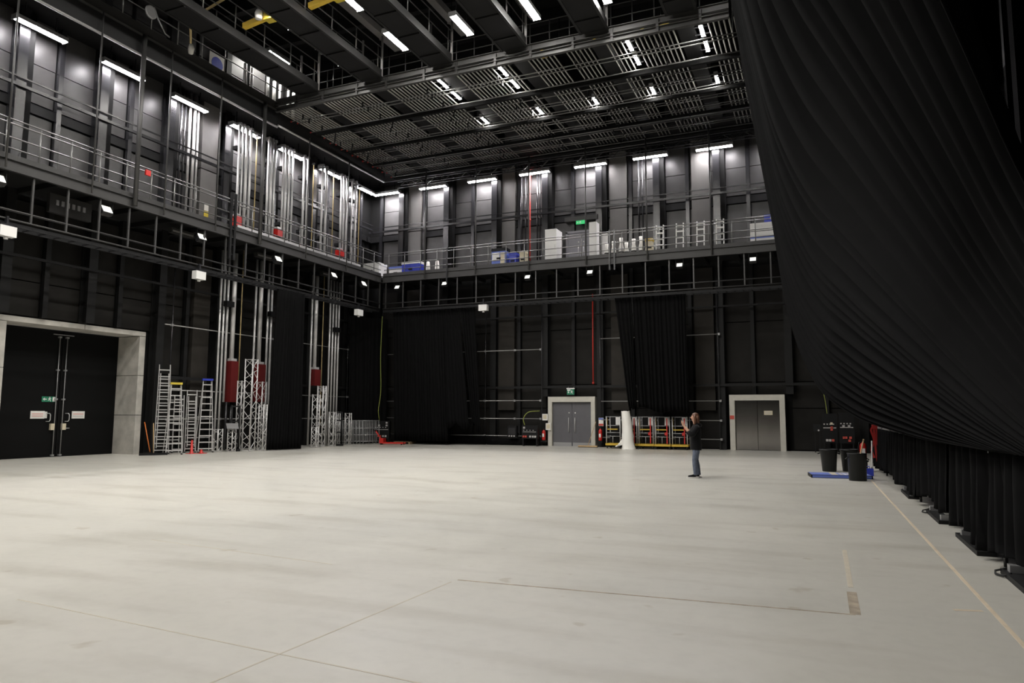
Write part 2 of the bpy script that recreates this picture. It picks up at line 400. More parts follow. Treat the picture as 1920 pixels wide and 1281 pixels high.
def arrow(mb, f, u, z, s, ang):
    ca, sa = math.cos(ang), math.sin(ang)
    for pts in ([(-.08,-.018),(.02,-.018),(.02,.018),(-.08,.018)], [(.0,-.06),(.075,0),(.0,.06)]):
        n = len(mb.v); k = len(pts); R_ = [(u+s*(a*ca-b*sa), z+s*(a*sa+b*ca)) for a, b in pts]
        mb.v += [f(a, b, .004) for a, b in R_]+[f(a, b, 0) for a, b in R_]
        mb.face([n+i for i in range(k)])
        for i in range(k): mb.face([n+i, n+(i+1) % k, n+k+(i+1) % k, n+k+i])
# signs on the black door
ex = thing('exit_sign', 'small green and white exit sign with arrow on the black double door', 'sign', (-26.495, 17.565, 2.145))
MB().box(0, -.27, -.1, .012, .27, .1).build('sign_plate', 'green', ex)
mb = MB(); g = lambda u, z, t: (.013+t, u+.0, z); arrow(mb, g, -.17, 0, .95, PI); pictogram(mb, lambda u, z, t: (.013+t, u+.02, z), .95)
for (u0, z0, u1, z1) in ((.13,-.085,.24,.085),): mb.box(.013, u0, z0, .017, u1, z1)
mb.build('pictogram', 'white', ex)
for i, (yc, wv, lab) in enumerate([(17.18, .52, 'white notice with two red printed lines on the left black door leaf'), (18.75, .52, 'white notice with red and grey lines on the right black door leaf')]):
    t = thing('notice', lab, 'sign', (-26.495, yc, 1.565), 0, 'notices on the black door')
    MB().box(0, -wv/2, -.14, .008, wv/2, .14).build('sheet', 'paper', t)
    MB().box(.008, -wv*.4, .015, .010, wv*.4, .05).build('printed_line', 'pink', t)
    MB().box(.008, -wv*.4, -.06, .010, wv*.38, -.03).build('printed_line', 'pink' if i == 0 else 'socket', t)
t = thing('notice', 'narrow pale tag beside the left notice on the black door', 'sign', (-26.495, 17.49, 1.56)); MB().box(0,-.045,-.12,.006,.045,.12).build('sheet','paper',t)

# ------------------------------------------------------------------ back doors
def door_frame(name, h, wd=.22, z_top=.28):
    x0, x1, zt = h
    o = MB().box(x0, BY-.62, 0, x0+wd, BY-.02, zt-z_top).box(x1-wd, BY-.62, 0, x1, BY-.02, zt-z_top).box(x0, BY-.62, zt-z_top, x1, BY-.02, zt)
    return struct(name, o, 'frame')
d2 = door_frame('door_2', (D2[0], D2[1], 2.60))
mx_ = (D2[0]+D2[1])/2
for s in (-1, 1):
    a, b = (D2[0]+.22, mx_-.006) if s < 0 else (mx_+.006, D2[1]-.22)
    lf = MB().box(a, BY-.45, .02, b, BY-.38, 2.31).build('door_leaf', 'greydoor', d2)
    MB().box(a+.03, BY-.465, .02, b-.03, BY-.451, .2).build('kick_plate', 'alu_dk', lf)
    MB().tube((mx_+s*.17, BY-.52, .75), (mx_+s*.17, BY-.52, 1.5), .02, 8).build('pull_handle', 'alu', lf)
    MB().lathe([(0,0),(.035,0),(.035,.008),(0,.008)], (0,0,0), 10).build('sign_disc', 'white', lf, (mx_+s*.17, BY-.452, 1.75)).rotation_euler = (PI/2,0,0)
MB().box(D2[0]+.225, BY-.5, .0, D2[1]-.225, BY-.38, .018).build('threshold', 'alu_dk', d2)
d3 = door_frame('door_3', (D3[0], D3[1], 2.64), .24, .27)
mx3 = (D3[0]+D3[1])/2
for a, b in ((D3[0]+.245, mx3-.008), (mx3+.008, D3[1]-.245)):
    MB().box(a, BY-.36, .02, b, BY-.30, 2.36).build('door_leaf', 'lift', d3)
def sign(name, label, loc, w_, h_, mt, group=None):
    t = thing(name, label, 'sign', loc, 0, group); MB().box(-w_/2, -.01, -h_/2, w_/2, 0, h_/2).build('sign_plate', mt, t); return t
t = sign('notice', 'cream notice taped high on the right steel lift door', (-2.31, BY-.362, 1.78), .38, .2, 'cream')
MB().box(-.15,-.012,.02,.15,-.010,.05).build('printed_line','socket',t); MB().box(-.15,-.012,-.05,.12,-.010,-.02).build('printed_line','socket',t)
sign('notice', 'small red notice on the left jamb of the steel lift door', (-3.94, BY-.622, 1.56), .2, .18, 'socketred')
ex = thing('exit_sign', 'green and white hanging exit sign above the grey double door', 'sign', (-12.05, BY-.75, 2.72))
MB().box(-.2,-.02,-.02,.2,.02,.27).build('sign_plate','green',ex)
mb = MB(); pictogram(mb, lambda u, z, t: (u+.07, -.021-t, z+.12), 1.0); arrow(mb, lambda u, z, t: (u, -.021-t, z), -.11, .12, .9, -PI/2); mb.box(-.18,-.026,.19,.0,-.021,.25); mb.build('pictogram','white',ex)
MB().box(-.22,-.03,.27,.22,.03,.33).build('lamp_bar','white',ex)
for x in (-.15,.15): MB().tube((x,0,.33),(x,.12,.40),.008,5).build('hanger','alu_dk',ex)
# boxes beside door 2
for x, z, w_, h_, d_, mt, lab in ((-13.5, 1.52, .3, .34, .12, 'white', 'white square control box left of the grey double door, the upper one'), (-13.32, 1.02, .28, .36, .1, 'paper', 'smaller off-white box low on the left jamb of the grey double door')):
    t = thing('control_box', lab, 'control box', (x, BY-.62, z)); MB().box(-w_/2,-d_,-h_/2,w_/2,0,h_/2).build('housing', mt, t)
    MB().box(-w_*.35,-d_-.008,-h_*.3,w_*.35,-d_,h_*.36).build('cover', 'cream', t)
def extinguisher(loc, label, h=.55, sign_=False):
    t = thing('fire_extinguisher', label, 'fire extinguisher', loc, 0)
    MB().lathe([(0,0),(.085,0),(.095,.03),(.095,h*.78),(.075,h*.9),(.03,h*.96),(.03,h),(0,h)], n=16).build('cylinder','red',t)
    MB().box(-.05,-.09,.18,.05,-.1,.36).build('label_panel','paper',t)
    MB().box(-.03,-.02,h,.03,.02,h+.06).box(-.1,-.015,h+.05,.04,.015,h+.075).build('valve','black',t)
    MB().path([(-.03,0,h+.02),(-.11,-.02,h-.02),(-.13,-.03,h-.2),(-.12,-.03,.1)], .014).build('hose','black',t)
    return t
extinguisher((-10.42, BY-.85, .33), 'red fire extinguisher hung on the right of the grey double door', .62)
extinguisher((-13.52, BY-.85, .30), 'red fire extinguisher hung on the left of the grey double door', .55)
for k, loc in enumerate([(-10.42, BY-.85, .24), (-13.52, BY-.85, .21)]):
    t = thing('extinguisher_bracket', ['black wall bracket under the extinguisher right of the grey door', 'black wall bracket under the extinguisher left of the grey door'][k], 'bracket', loc)
    MB().box(-.12,-.12,0,.12,.75,.085).build('shelf','black',t)
t = thing('extinguisher_notice', 'blue and white instruction plate above the right fire extinguisher', 'sign', (-10.42, BY-.70, 1.28))
MB().box(-.13,-.012,-.2,.13,0,.22).build('sign_plate','paper',t); MB().box(-.12,-.016,.12,.12,-.012,.21).build('header_panel','blue2',t); MB().box(-.12,-.016,-.19,.12,-.012,-.08).build('footer_panel','socketred',t)
MB().box(-.03,0,-.1,.03,.19,.1).build('wall_spacer','steel_dk',t)

# ------------------------------------------------------------------ walkways (galleries)
DX, DY, DZ = -22.62, 33.55, 9.4
def posts_rails(t, f, u0, u1, step, zb, v, tall, zs, mt='handrail', r=.023):
    p0 = None; u = u0
    while u <= u1+1e-3:
        if p0 is None: p0 = MB().tube(f(0, v, zb), f(0, v, zb+tall), .024, 6).build('post', mt, t, f.off(u))
        else: again(p0, f.off(u), t)
        u += step
    for z in zs: MB().tube(f(u0-.3, v, z), f(u1+.3, v, z), r, 6).build('handrail', mt, t)
class F:
    def __init__(s, side): s.side = side
    def __call__(s, u, v, z): return (DX-v, u, z) if s.side == 'left' else (u, DY+v, z)
    def off(s, u): return (0, u, 0) if s.side == 'left' else (u, 0, 0)
def fbox(mb, f, u0, u1, v0, v1, z0, z1): return mb.box(*f(u0, v0, z0), *f(u1, v1, z1))
def walkway(side, label, u0, u1, dk_u0, dk_u1):
    f = F(side); t = thing('walkway', label, 'walkway', (0,0,0), 0, 'gallery walkways round the hall')
    wd = 2.6 if side == 'left' else 2.2
    fbox(MB(), f, dk_u0, dk_u1, .06, wd, DZ-.16, DZ).build('deck', 'soffit', t)
    mb = MB(); fbox(mb, f, u0, u1, 0, .05, DZ-.36, DZ+.02); fbox(mb, f, u0, u1, -.07, 0, DZ-.36, DZ-.33); fbox(mb, f, u0, u1, -.07, 0, DZ-.01, DZ+.02); mb.build('fascia', 'deck', t)
    fbox(MB(), f, u0, u1, .02, .04, DZ+.03, DZ+.19).build('toe_board', 'deck', t)
    posts_rails(t, f, u0+.35, u1-.3, 1.035 if side == 'left' else 1.04, DZ, .05, 1.27, (10.7, 10.56, 10.12, 9.78))
    # hangers below and the lower pipes
    h0 = None; u = u0+.2
    while u <= u1:
        if h0 is None: h0 = fbox(MB(), f, -.03, .03, .02, .08, 7.55, DZ-.37).build('hanger', 'rail', t, f.off(u))
        else: again(h0, f.off(u), t)
        u += 1.14
    for z, r in ((7.85, .026), (7.56, .03)): MB().tube(f(u0, .04, z), f(u1, .04, z), r, 6).build('lower_pipe', 'rail', t)
    MB().tube(f(u0, .5, 7.95), f(u1, .5, 7.95), .03, 6).build('lower_pipe', 'steel', t)
    # lattice cable tray under the pipes: two edges and rungs
    mb = MB(); fbox(mb, f, u0, u1, .08, .11, 7.36, 7.48); fbox(mb, f, u0, u1, .55, .58, 7.36, 7.48); mb.build('cable_tray', 'steel_dk', t)
    r0 = None; u = u0+.1
    while u < u1:
        if r0 is None: r0 = fbox(MB(), f, -.025, .025, .08, .58, 7.38, 7.41).build('tray_rung', 'steel', t, f.off(u))
        else: again(r0, f.off(u), t)
        u += .38 if side == 'back' else .5
    j0 = None; u = u0+.77
    while u < dk_u1:
        if j0 is None: j0 = fbox(MB(), f, -.05, .05, .1, wd-.02, DZ-.34, DZ-.162).build('joist', 'steel_dk', t, f.off(u))
        else: again(j0, f.off(u), t)
        u += 1.54
    return t, f
wlk, fL = walkway('left', 'long grey steel gallery walkway along the left wall with handrails', NY+.05, DY-.08, NY+.05, BY-.7)
wbk, fB = walkway('back', 'grey steel gallery walkway across the back wall with handrails', DX+.05, RX-.05, DX+.05, RX-.05)
MB().box(-24.05, 24.0, 10.05, -24.0, 33.4, 10.18).build('sill_channel', 'alu', wlk)
for u, r in ((13.1, .03), (15.9, .03), (17.55, .085), (18.8, .03), (21.3, .03), (23.8, .085), (26.9, .03), (30.1, .03)):
    MB().tube(fL(u, -.09-r*.3, DZ-.3), fL(u, -.09-r*.3, 15.6 if u < 24.5 else 15.1), r, 10).build('hanger_pole', 'rail', wlk)
for u in BM[1:8]: MB().tube(fB(u, -.12, DZ-.3), fB(u, -.12, 15.15), .04, 8).build('hanger_pole', 'rail', wbk)
for u in (-18.4, -9.3, -9.05): MB().box(u-.04, DY-.1, 8.75, u+.04, DY-.075, 10.75).build('ladder_stile', 'steel', wbk)
MB().box(DX+.02, 22.1, 8.1, DX+.1, 22.2, 10.95).box(DX+.02, 22.32, 8.1, DX+.1, 22.42, 10.95).build('rail_guide', 'steel_dk', wlk)
for k in range(6): MB().box(DX+.04, 22.2, 8.3+k*.4, DX+.07, 22.32, 8.34+k*.4).build('guide_rung', 'steel_dk', wlk)

# upper gallery on the left wall
UZ = 16.0
tu = thing('walkway', 'dark upper gallery walkway high on the left wall under the bridges', 'walkway', (0,0,0), 0, 'gallery walkways round the hall')
MB().box(DX-2.4, NY+.05, UZ-.12, DX-.06, 24.6, UZ).build('deck', 'soffit', tu)
MB().box(DX-.06, NY+.05, UZ-.38, DX, 24.75, UZ+.02).box(DX, NY+.05, UZ-.38, DX+.07, 24.75, UZ-.35).build('fascia', 'deck', tu)
MB().box(DX-.14, NY+.05, 14.9, DX-.08, 24.75, UZ-.39).build('downstand', 'soffit', tu)
MB().tube((DX-.02, NY+.05, 14.85), (DX-.02, 24.75, 14.85), .05, 8).build('edge_pipe', 'galv', tu)
posts_rails(tu, fL, NY+.5, 24.5, 1.2, UZ, .03, 1.25, (17.22, 16.65))
# soffit ledge that carries the wall battens, left and back
led = struct('trim_3', MB().box(LX+.02, NY+.05, 15.70, DX-.15, BY-.02, 15.78).box(DX-.14, DY+.1, 15.70, RX-.05, BY-.02, 15.78), 'soffit')
MB().tube((DX-.02, 24.8, 14.95), (DX-.02, DY, 14.95), .05, 8).build('edge_pipe', 'galv', led)
MB().tube((DX, DY+.1, 14.98), (RX-.1, DY+.1, 14.98), .04, 8).build('edge_pipe', 'steel', led)
MB().box(DX-.1, 24.8, 14.95, DX-.05, DY+.1, 15.69).build('edge_board', 'soffit', led)

# ------------------------------------------------------------------ bridges, cross beam and grid
BR = [-20.07, -16.72, -13.33, -10.05, -6.78, -3.55]
BW = 1.06; BE = 24.5
bsh = None
for i, xr in enumerate(BR):
    lab = '%s dark overhead bridge counted from the left wall, with pipe rails' % ORD[i]
    if bsh is None:
        t = thing('overhead_bridge', lab, 'bridge', (xr, 0, UZ), 0, 'overhead bridges'); bsh = t
        MB().box(-BW+.06, NY+.05, 0, -.06, BE, .1).build('deck', 'soffit', t)
        for x0 in (-BW, -.06): MB().box(x0, NY+.05, -.02, x0+.06, BE, .32).box(x0-.04 if x0 < -.5 else x0+.06, NY+.05, -.02, x0 if x0 < -.5 else x0+.10, BE, .0).build('side_channel', 'bridge', t)
        r0 = None; y = NY+.6
        while y < BE:
            if r0 is None: r0 = MB().box(-BW+.06, -.05, -.06, -.06, .05, -.001).build('soffit_rib', 'soffit', t, (0,y,0))
            else: again(r0, (0,y,0), t)
            y += 1.6
        p0 = None; y = NY+.6
        while y < BE:
            for x in (-BW+.03, -.03):
                if p0 is None: p0 = MB().tube((0,0,.34),(0,0,1.32),.026,6).build('post','handrail',t,(x,y,0))
                else: again(p0,(x,y,0),t)
            y += 1.55
        for x in (-BW+.03, -.03):
            for z in (1.3, .82): MB().tube((x,NY+.1,z),(x,BE,z),.022,6).build('handrail','handrail',t)
            MB().tube((x,BE-.05,.0),(x,BE-.05,1.85),.05,8).build('end_post','galv',t)
    else: dup(bsh, (xr, 0, UZ), None, lab)
cb = thing('cross_beam', 'pale grey double steel beam across the ends of the overhead bridges', 'beam', (0, 24.66, 15.5))
MB().box(DX, -.03, 0, -2.46, .03, .22).box(DX, -.12, 0, -2.46, -.03, .02).box(DX, -.12, .20, -2.46, -.03, .22).build('lower_channel', 'beam', cb)
MB().box(DX, -.03, .33, -2.46, .03, .60).box(DX, -.12, .33, -2.46, -.03, .35).box(DX, -.12, .58, -2.46, -.03, .60).build('upper_channel', 'beam', cb)
s0 = None
for xr in BR:
    for x in (xr-BW-.35, xr+.12):
        if s0 is None: s0 = MB().box(-.05, -.1, .03, .05, .05, .53).build('splice_plate', 'deck', cb, (x,0,0))
        else: again(s0, (x,0,0), cb)
p0 = None
x = DX+.3
while x < -2.6:
    if p0 is None: p0 = MB().tube((0,.1,.56),(0,.1,1.55),.024,6).build('post','rail',cb,(x,0,0))
    else: again(p0,(x,0,0),cb)
    x += .82
for z in (1.05, 1.55): MB().tube((DX+.1,.1,z),(-2.46,.1,z),.02,6).build('handrail','rail',cb)

grid = thing('lighting_grid', 'overhead grid of close grey barrels hung below the roof at the back', 'lighting grid', (0,0,15.5))
pg = None; x = -22.6
LAMPX = [-14.3, -11.48, -8.8, -6.2, -3.5]
while x < -2.3:
    if not any(xr-.82 < x < xr-.16 for xr in BR) and not any(abs(x-l) < .17 for l in LAMPX):
        if pg is None: pg = MB().tube((0,24.85,.12),(0,34.75,.12),.030,6).build('barrel','pipe',grid,(x,0,0))
        else: again(pg,(x,0,0),grid)
    x += .178
for y in (27.4, 30.05, 32.35, 34.5): MB().box(-22.55, y-.07, -.10, -2.0, y+.07, .085).build('grid_beam','wall',grid)
for xr in BR[:6]: MB().box(xr-.80, 24.9, .22, xr-.18, 34.7, .42).build('gap_plate','soffit',grid)
cx0 = None; k = 0
cap0 = None
YS = [25.5, 25.95, 26.9] + [27.95+.47*i for i in range(14)]
for i, y in enumerate(YS):
    z = -.12 if i % 2 == 0 else -.02
    if cx0 is None: cx0 = MB().tube((-22.45,0,0),(-2.15,0,0),.024,6).build('cross_barrel','handrail',grid,(0,y,z))
    else: again(cx0,(0,y,z),grid)
    mtn = 'red' if i % 3 else 'yellowbright'
    for xx in (-22.48, -2.13):
        mt_ = 'red' if (xx < -10 or i % 4) else 'yellowbright'
        MB().tube((-.035,0,0),(.035,0,0),.036,6).build('end_cap', mt_, grid, (xx,y,z))
h0 = None
for y in YS[::1]:
    for x in [-22.2+3.35*j+(.4 if int(y*10) % 2 else 0) for j in range(7)]:
        if h0 is None: h0 = MB().box(-.025,-.03,-.14,.025,.03,.2).build('clamp_strap','steel',grid,(x,y,0))
        else: again(h0,(x,y,0),grid)
mb = MB()
def lattice(t, y, z, x0, x1, h, mt):
    mb = MB().tube((x0,y,z),(x1,y,z),.03,6).tube((x0,y,z+h),(x1,y,z+h),.03,6)
    mb.build('truss_chord', mt, t)
    mb = MB(); x = x0; s = 0
    while x < x1-.5:
        mb.tube((x,y,z+(h if s else 0)),(x+.5,y,z+(0 if s else h)),.016,5); x += .5; s = 1-s
    mb.build('truss_lacing', mt, t)
lattice(grid, 34.98, -.35, -22.4, -2.1, .4, 'steel'); lattice(grid, 34.62, -.62, -22.4, -2.1, .36, 'steel')
for x in (-21.6, -18.4, -15.2, -12.0, -8.8, -5.6, -2.6):
    MB().tube((x,34.6,.1),(x,34.6,5.0),.03,6).build('hanger_rod','steel',grid)
    MB().tube((x,27.4,.5),(x,27.4,5.0),.03,6).build('hanger_rod','steel',grid)
# galvanised ducts above the bridges
for i, xr in enumerate([-23.9, -20.3, -17.1, -13.7, -10.4]):
    o = thing('air_duct', '%s pale duct under the roof counted from the left wall' % ORD[i], 'duct', (xr, 0, 18.1), 0, 'pale ducts under the roof')
    MB().box(-.16, NY+.2, 0, .16, 26.2, .3).build('duct_run', 'galv', o)
    mb = MB()
    for k in range(9): mb.box(-.19, NY+2+4*k, -.03, .19, NY+2.06+4*k, .33)
    mb.build('duct_flange', 'galv', o)
    for k in range(0, 9, 2): MB().tube((0,NY+2+4*k,.3),(0,NY+2+4*k,2.48),.015,5).build('drop_rod','steel',o)

# ------------------------------------------------------------------ batten lights
def batten(name, lab, loc, rz, L, mt, group, src=None, W=.15):
    if src: return dup(src, loc, rz, lab)
    t = thing(name, lab, 'light', loc, rz, group)
    MB().box(-L/2,-W,.0,L/2,W,.11).box(-L/2,-W-.005,-.03,L/2,-W+.012,.0).box(-L/2,W-.012,-.03,L/2,W+.005,.0).build('housing','alu_dk',t)
    mb = MB(); n = 8; prof = []
    for e in (-L/2+.02, L/2-.02):
        for j in range(n+1):
            a = PI+PI*j/n; prof.append((e, (W-.02)*math.cos(a), .07*math.sin(a)))
    mb.v = prof
    for j in range(n): mb.face([j, j+1, n+2+j, n+1+j])
    mb.face(list(range(n, -1, -1))); mb.face(list(range(n+1, 2*n+2)))
    mb.build('diffuser', mt, t)
    for x in (-L/2, L/2): MB().box(x-.015,-W-.006,-.07,x+.015,W+.006,.112).build('end_cap','alu_dk',t)
    for x in (-L*.3, L*.3):
        if 15.3 < loc[2] < 16: 
            MB().box(x-.02,-.26,-.066,x+.02,-W,-.03).build('bracket','steel',t)
            MB().box(x-.02,W,-.066,x+.02,.26,-.03).build('bracket','steel',t)
        else: MB().box(x-.015,-.015,.11,x+.015,.015,.72 if loc[2] < 15.3 else TOP-.04-loc[2]).build('bracket','steel',t)
    return t
L = 1.78; src = None
yl0, xl0 = 14.19, -24.6
for i in range(-7, 7):
    yc = yl0+3.214*i+L/2
    lab = '%s bright batten light from the back corner along the left wall' % ORD[6-i]
    o = batten('batten_light', lab, (-24.57, yc, 14.98), PI/2, L, 'lamp_wall', 'batten lights along the left wall', src); src = src or o
src2 = None
for i in range(9):
    xc = xl0+3.214*i+L/2
    if xc > RX-1: break
    lab = '%s bright batten light from the left corner along the back wall' % ORD[i]
    o = batten('batten_light', lab, (xc, 35.5, 14.98), 0, L, 'lamp_wall', 'batten lights along the back wall', src2); src2 = src2 or o
src3 = None
rows = [('far left', -18.2), ('second', -15.0), ('third', -12.05), ('fourth', -9.25), ('fifth', -6.5), ('sixth', -3.67)]
RL = 1.5; src4 = None
for ri, (rname, x) in enumerate(rows):
    for k in range({4: 4, 5: 1}.get(ri, 9)):
        yv = 22.8-3.1*k
        lab = '%s roof light back from the cross beam in the %s row from the left' % (ORD[k], rname)
        o = batten('roof_light', lab, (x, yv, 16.45), PI/2, RL, 'lamp_roof', 'roof lights between the bridges', src3); src3 = src3 or o
for ri, x in enumerate(LAMPX):
    for k, yv in enumerate([29.55] if ri == 2 else [25.4, 26.6, 29.55]):
        lab = '%s lit batten within the overhead grid, %s lamp row from the left' % (ORD[k], rows[ri+1][0])
        o = batten('grid_light', lab, (x, yv, 15.715), PI/2, .85, 'lamp_roof', 'lit battens within the grid', src4, .075); src4 = src4 or o
for k, yv in enumerate((26.4, 12.0)):  # lamps added to brighten the upper left wall
    batten('roof_light', '%s added fill light from the back, high over the upper left gallery' % ORD[k], (-24.3, yv, 19.4), PI/2, RL, 'lamp_roof', 'added fill lights over the upper gallery', src3)

# ------------------------------------------------------------------ drapes
def drape(name, label, top0, top1, bot0, bot1, folds, amp, nrm, cat='curtain', group=None, belly=(0,0,0), seed=1, nv=14, hem=0.0, mt='drape'):
    rnd = random.Random(seed); nrm = Vector(nrm).normalized()
    t0, t1, b0, b1 = map(Vector, (top0, top1, bot0, bot1)); nu = folds*8+1; bl = Vector(belly)
    ph = [rnd.uniform(-.35, .35) for _ in range(folds+2)]; am = [rnd.uniform(.55, 1.2) for _ in range(folds+2)]
    org = (b0+b1)/2
    rows = []
    for i in range(nv+1):
        v = i/nv; row = []
        for j in range(nu):
            u = j/(nu-1); k = u*folds; ki = int(k); fr = k-ki
            p0 = ph[ki]*(1-fr)+ph[ki+1]*fr; a0 = am[ki]*(1-fr)+am[ki+1]*fr
            wv = math.sin(2*PI*(k+p0+.12*math.sin(3*v+ki))); wv = math.copysign(abs(wv)**.8, wv)
            p = (t0.lerp(t1, u)).lerp(b0.lerp(b1, u), v) + bl*(4*v*(1-v))
            p = p + nrm*(wv*amp*a0*(.55+.6*v))
            if v == 1 and hem: p.z += hem*math.sin(u*9+seed)*.5+hem*.5
            row.append(p-org)
        rows.append(row)
    o = MB().grid(rows).build(name, mt, None, org)
    sd = o.modifiers.new('cloth_thickness', 'SOLIDIFY'); sd.thickness = .006
    return tag(o, label, cat, group)
def bez(pts, n):                                       # Catmull-Rom through points, resampled evenly
    P = [Vector(p) for p in pts]; P = [P[0]*2-P[1]]+P+[P[-1]*2-P[-2]]; out = []
    for i in range(1, len(P)-2):
        for k in range(24):
            t = k/24; a, b, c, d = P[i-1], P[i], P[i+1], P[i+2]
            out.append(.5*((2*b)+(c-a)*t+(2*a-5*b+4*c-d)*t*t+(3*b-a-3*c+d)*t**3))
    out.append(P[-2]); ln = [0]
    for a, b in zip(out[:-1], out[1:]): ln.append(ln[-1]+(b-a).length)
    res = []; j = 0
    for k in range(n+1):
        s = ln[-1]*k/n
        while j < len(ln)-2 and ln[j+1] < s: j += 1
        f = (s-ln[j])/max(ln[j+1]-ln[j], 1e-9); res.append(out[j].lerp(out[j+1], min(max(f, 0), 1)))
    return res
def big_curtain():
    NV, FO = 72, 27
    far = bez([(-2.3,25,16.2),(-2.03,25,13.8),(-1.82,25,11.93),(-1.26,24.9,7.91),(-.82,24,4.68),(-.11,22,2.55),(.66,18.6,1.68),(1.28,13.2,1.34),(1.56,8.6,1.30)], NV)
    near = bez([(-2.3,6.3,16.2),(-.6,5.9,10.0),(.87,5.5,4.6),(1.28,5.5,3.2),(1.55,5.0,2.1),(1.72,4.3,1.33)], NV)
    rnd = random.Random(11); nu = FO*12+1
    # uneven fold widths
    ed = [0.0]
    for k in range(FO): ed.append(ed[-1]+rnd.uniform(.5, 1.5))
    ed = [e/ed[-1] for e in ed]; am = [rnd.uniform(.5, 1.25) for _ in range(FO+1)]
    rows = []
    for i in range(NV+1):
        v = i/NV; row = []
        for j in range(nu):
            k = j/(nu-1)*FO; ki = min(int(k), FO-1); fr = k-ki
            u = ed[ki]+(ed[ki+1]-ed[ki])*fr
            uu = u**1.25
            p = far[i].lerp(near[i], uu)
            du = near[i]-far[i]; dv = (far[min(i+1,NV)]-far[max(i-1,0)]).lerp(near[min(i+1,NV)]-near[max(i-1,0)], uu)
            n = du.cross(dv).normalized()
            loc_w = (ed[ki+1]-ed[ki])*du.length
            a = (am[ki]*(1-fr)+am[ki+1]*fr)*min(.42, .50*loc_w)
            wob = math.sin(2*PI*fr+.5*math.sin(5*v+ki))
            s = math.sin(PI*fr)**1.3*2-1
            a *= min(1, (1-v)*3.2+.22)
            if u < .02: a *= u/.02
            row.append(p+n*a*((s+1)*.85+.15*wob))
        rows.append(row)
    org = Vector((1.6, 7, 1.3))
    rows = [[p-org for p in r] for r in rows]
    o = MB().grid(rows).build('tied_curtain', 'drape', None, org)
    sd = o.modifiers.new('cloth_thickness', 'SOLIDIFY'); sd.thickness = .008
    return tag(o, 'huge black curtain swept aside and tied low over the right hand rail', 'curtain')
big_curtain()
tk = thing('curtain_track', 'black overhead curtain track along the right edge of the grid', 'curtain track', (-2.3, 0, 16.2))
MB().box(-.05, -6, .02, .05, 26, .12).build('track_rail', 'steel_dk', tk)
for y in (0, 6, 12, 18, 24): MB().tube((0,y,.12),(0,y,4.4),.02,6).build('hanger_rod','steel_dk',tk)
# right hand rail with skirts
RA, RB = Vector((1.52, 25.2, 1.3)), Vector((1.86, 3.0, 1.3))
def onrail(y): return RA.lerp(RB, (RA.y-y)/(RA.y-RB.y))
rl = thing('drape_rail', 'waist high grey tube rail carrying short black drapes on the right', 'rail', (0,0,0))
MB().tube(RA, RB, .028, 8).build('rail_tube', 'galv', rl)
y = 24.6
while y > 3:
    p = onrail(y); MB().tube((p.x+.05,y,0),(p.x+.05,y,1.27),.024,6).build('upright','steel',rl)
    MB().box(p.x-.05,y-.04,1.24,p.x+.08,y+.04,1.36).build('coupler','alu_dk',rl); y -= 2.15
for yv in (24.0, 22.4, 20.1, 18.0, 17.7, 14.4, 13.9, 11.2, 9.4, 9.1):
    p = onrail(yv); MB().box(p.x-.04,yv-.05,1.28,p.x+.04,yv+.05,1.38).build('clip','alu_dk',rl)
sk = [(24.9, 22.2, .10), (22.1, 19.0, .16), (18.95, 15.3, .12), (15.25, 12.0, .2), (11.9, 9.0, .1), (8.95, 5.8, .14), (5.75, 3.1, .1)]
wh = ['beside the red straps', 'second from the far end', 'third from the far end', 'fourth from the far end', 'fifth from the far end', 'at the right edge of the photo', 'nearest the viewer']
for i, (a, b, zb) in enumerate(sk):
    p, q = onrail(a), onrail(b); off = Vector((-.045,0,-.03))
    lo0, lo1 = Vector((p.x-.06, a+.03, zb)), Vector((q.x-.06, b-.03, zb))
    drape('skirt_drape', 'short black drape hung from the right hand rail, %s' % wh[i], p+off, q+off, lo0, lo1, 7, .075, (1,0,0), 'curtain', 'short drapes on the right hand rail', seed=20+i, nv=10, hem=.12)
for i, yv in enumerate((13.6, 10.9, 8.4, 17.2)):
    p = onrail(yv); t = thing('base_weight', ['black steel base bar under the drapes, second from the camera', 'black steel base bar under the drapes, third from the viewer end', 'black steel base bar at the lower right edge under the drapes', 'black steel base bar under the drapes, farthest of the four'][i], 'weight', (p.x-.0, yv, 0))
    MB().box(-.10,-.75,.0,.10,.75,.055).build('bar','steel_dk',t); MB().box(-.06,-.7,.055,.06,-.58,.13).box(-.06,.5,.055,.06,.62,.13).build('lug','alu_dk',t)
    if i in (0, 2): MB().path([(-.05,.68,.07),(-.15,.72,.03),(-.17,.6,.02),(-.12,.5,.02),(-.06,.45,.06)],.012).build('cable','rubber',t)
# drapes on the back and left
drape('back_drape', 'wide black drape at the left of the back wall reaching nearly to the floor', (-22.1,33.95,7.6), (-18.9,33.95,7.6), (-21.85,34.0,.2), (-18.5,34.0,.2), 17, .06, (0,1,0), group='black drapes under the back gallery', seed=3)
drape('back_drape', 'narrow black drape hanging just right of the wide left one on the back wall', (-18.85,33.95,7.6), (-17.9,33.95,7.6), (-18.5,33.95,.9), (-17.2,33.95,.8), 6, .06, (0,1,0), group='black drapes under the back gallery', seed=4, hem=.3)
drape('back_drape', 'third narrow black drape from the left, beside the scaffold pipes', (-17.85,33.95,7.6), (-16.95,33.95,7.6), (-17.1,34.15,.9), (-16.6,34.15,.5), 5, .07, (0,1,0), group='black drapes under the back gallery', seed=5, hem=.35)
drape('back_drape', 'slim black drape above the white foam roll', (-9.2,33.95,7.5), (-8.35,33.95,7.5), (-8.6,34.1,1.9), (-8.2,34.1,1.9), 5, .06, (0,1,0), group='black drapes under the back gallery', seed=6, hem=.2)
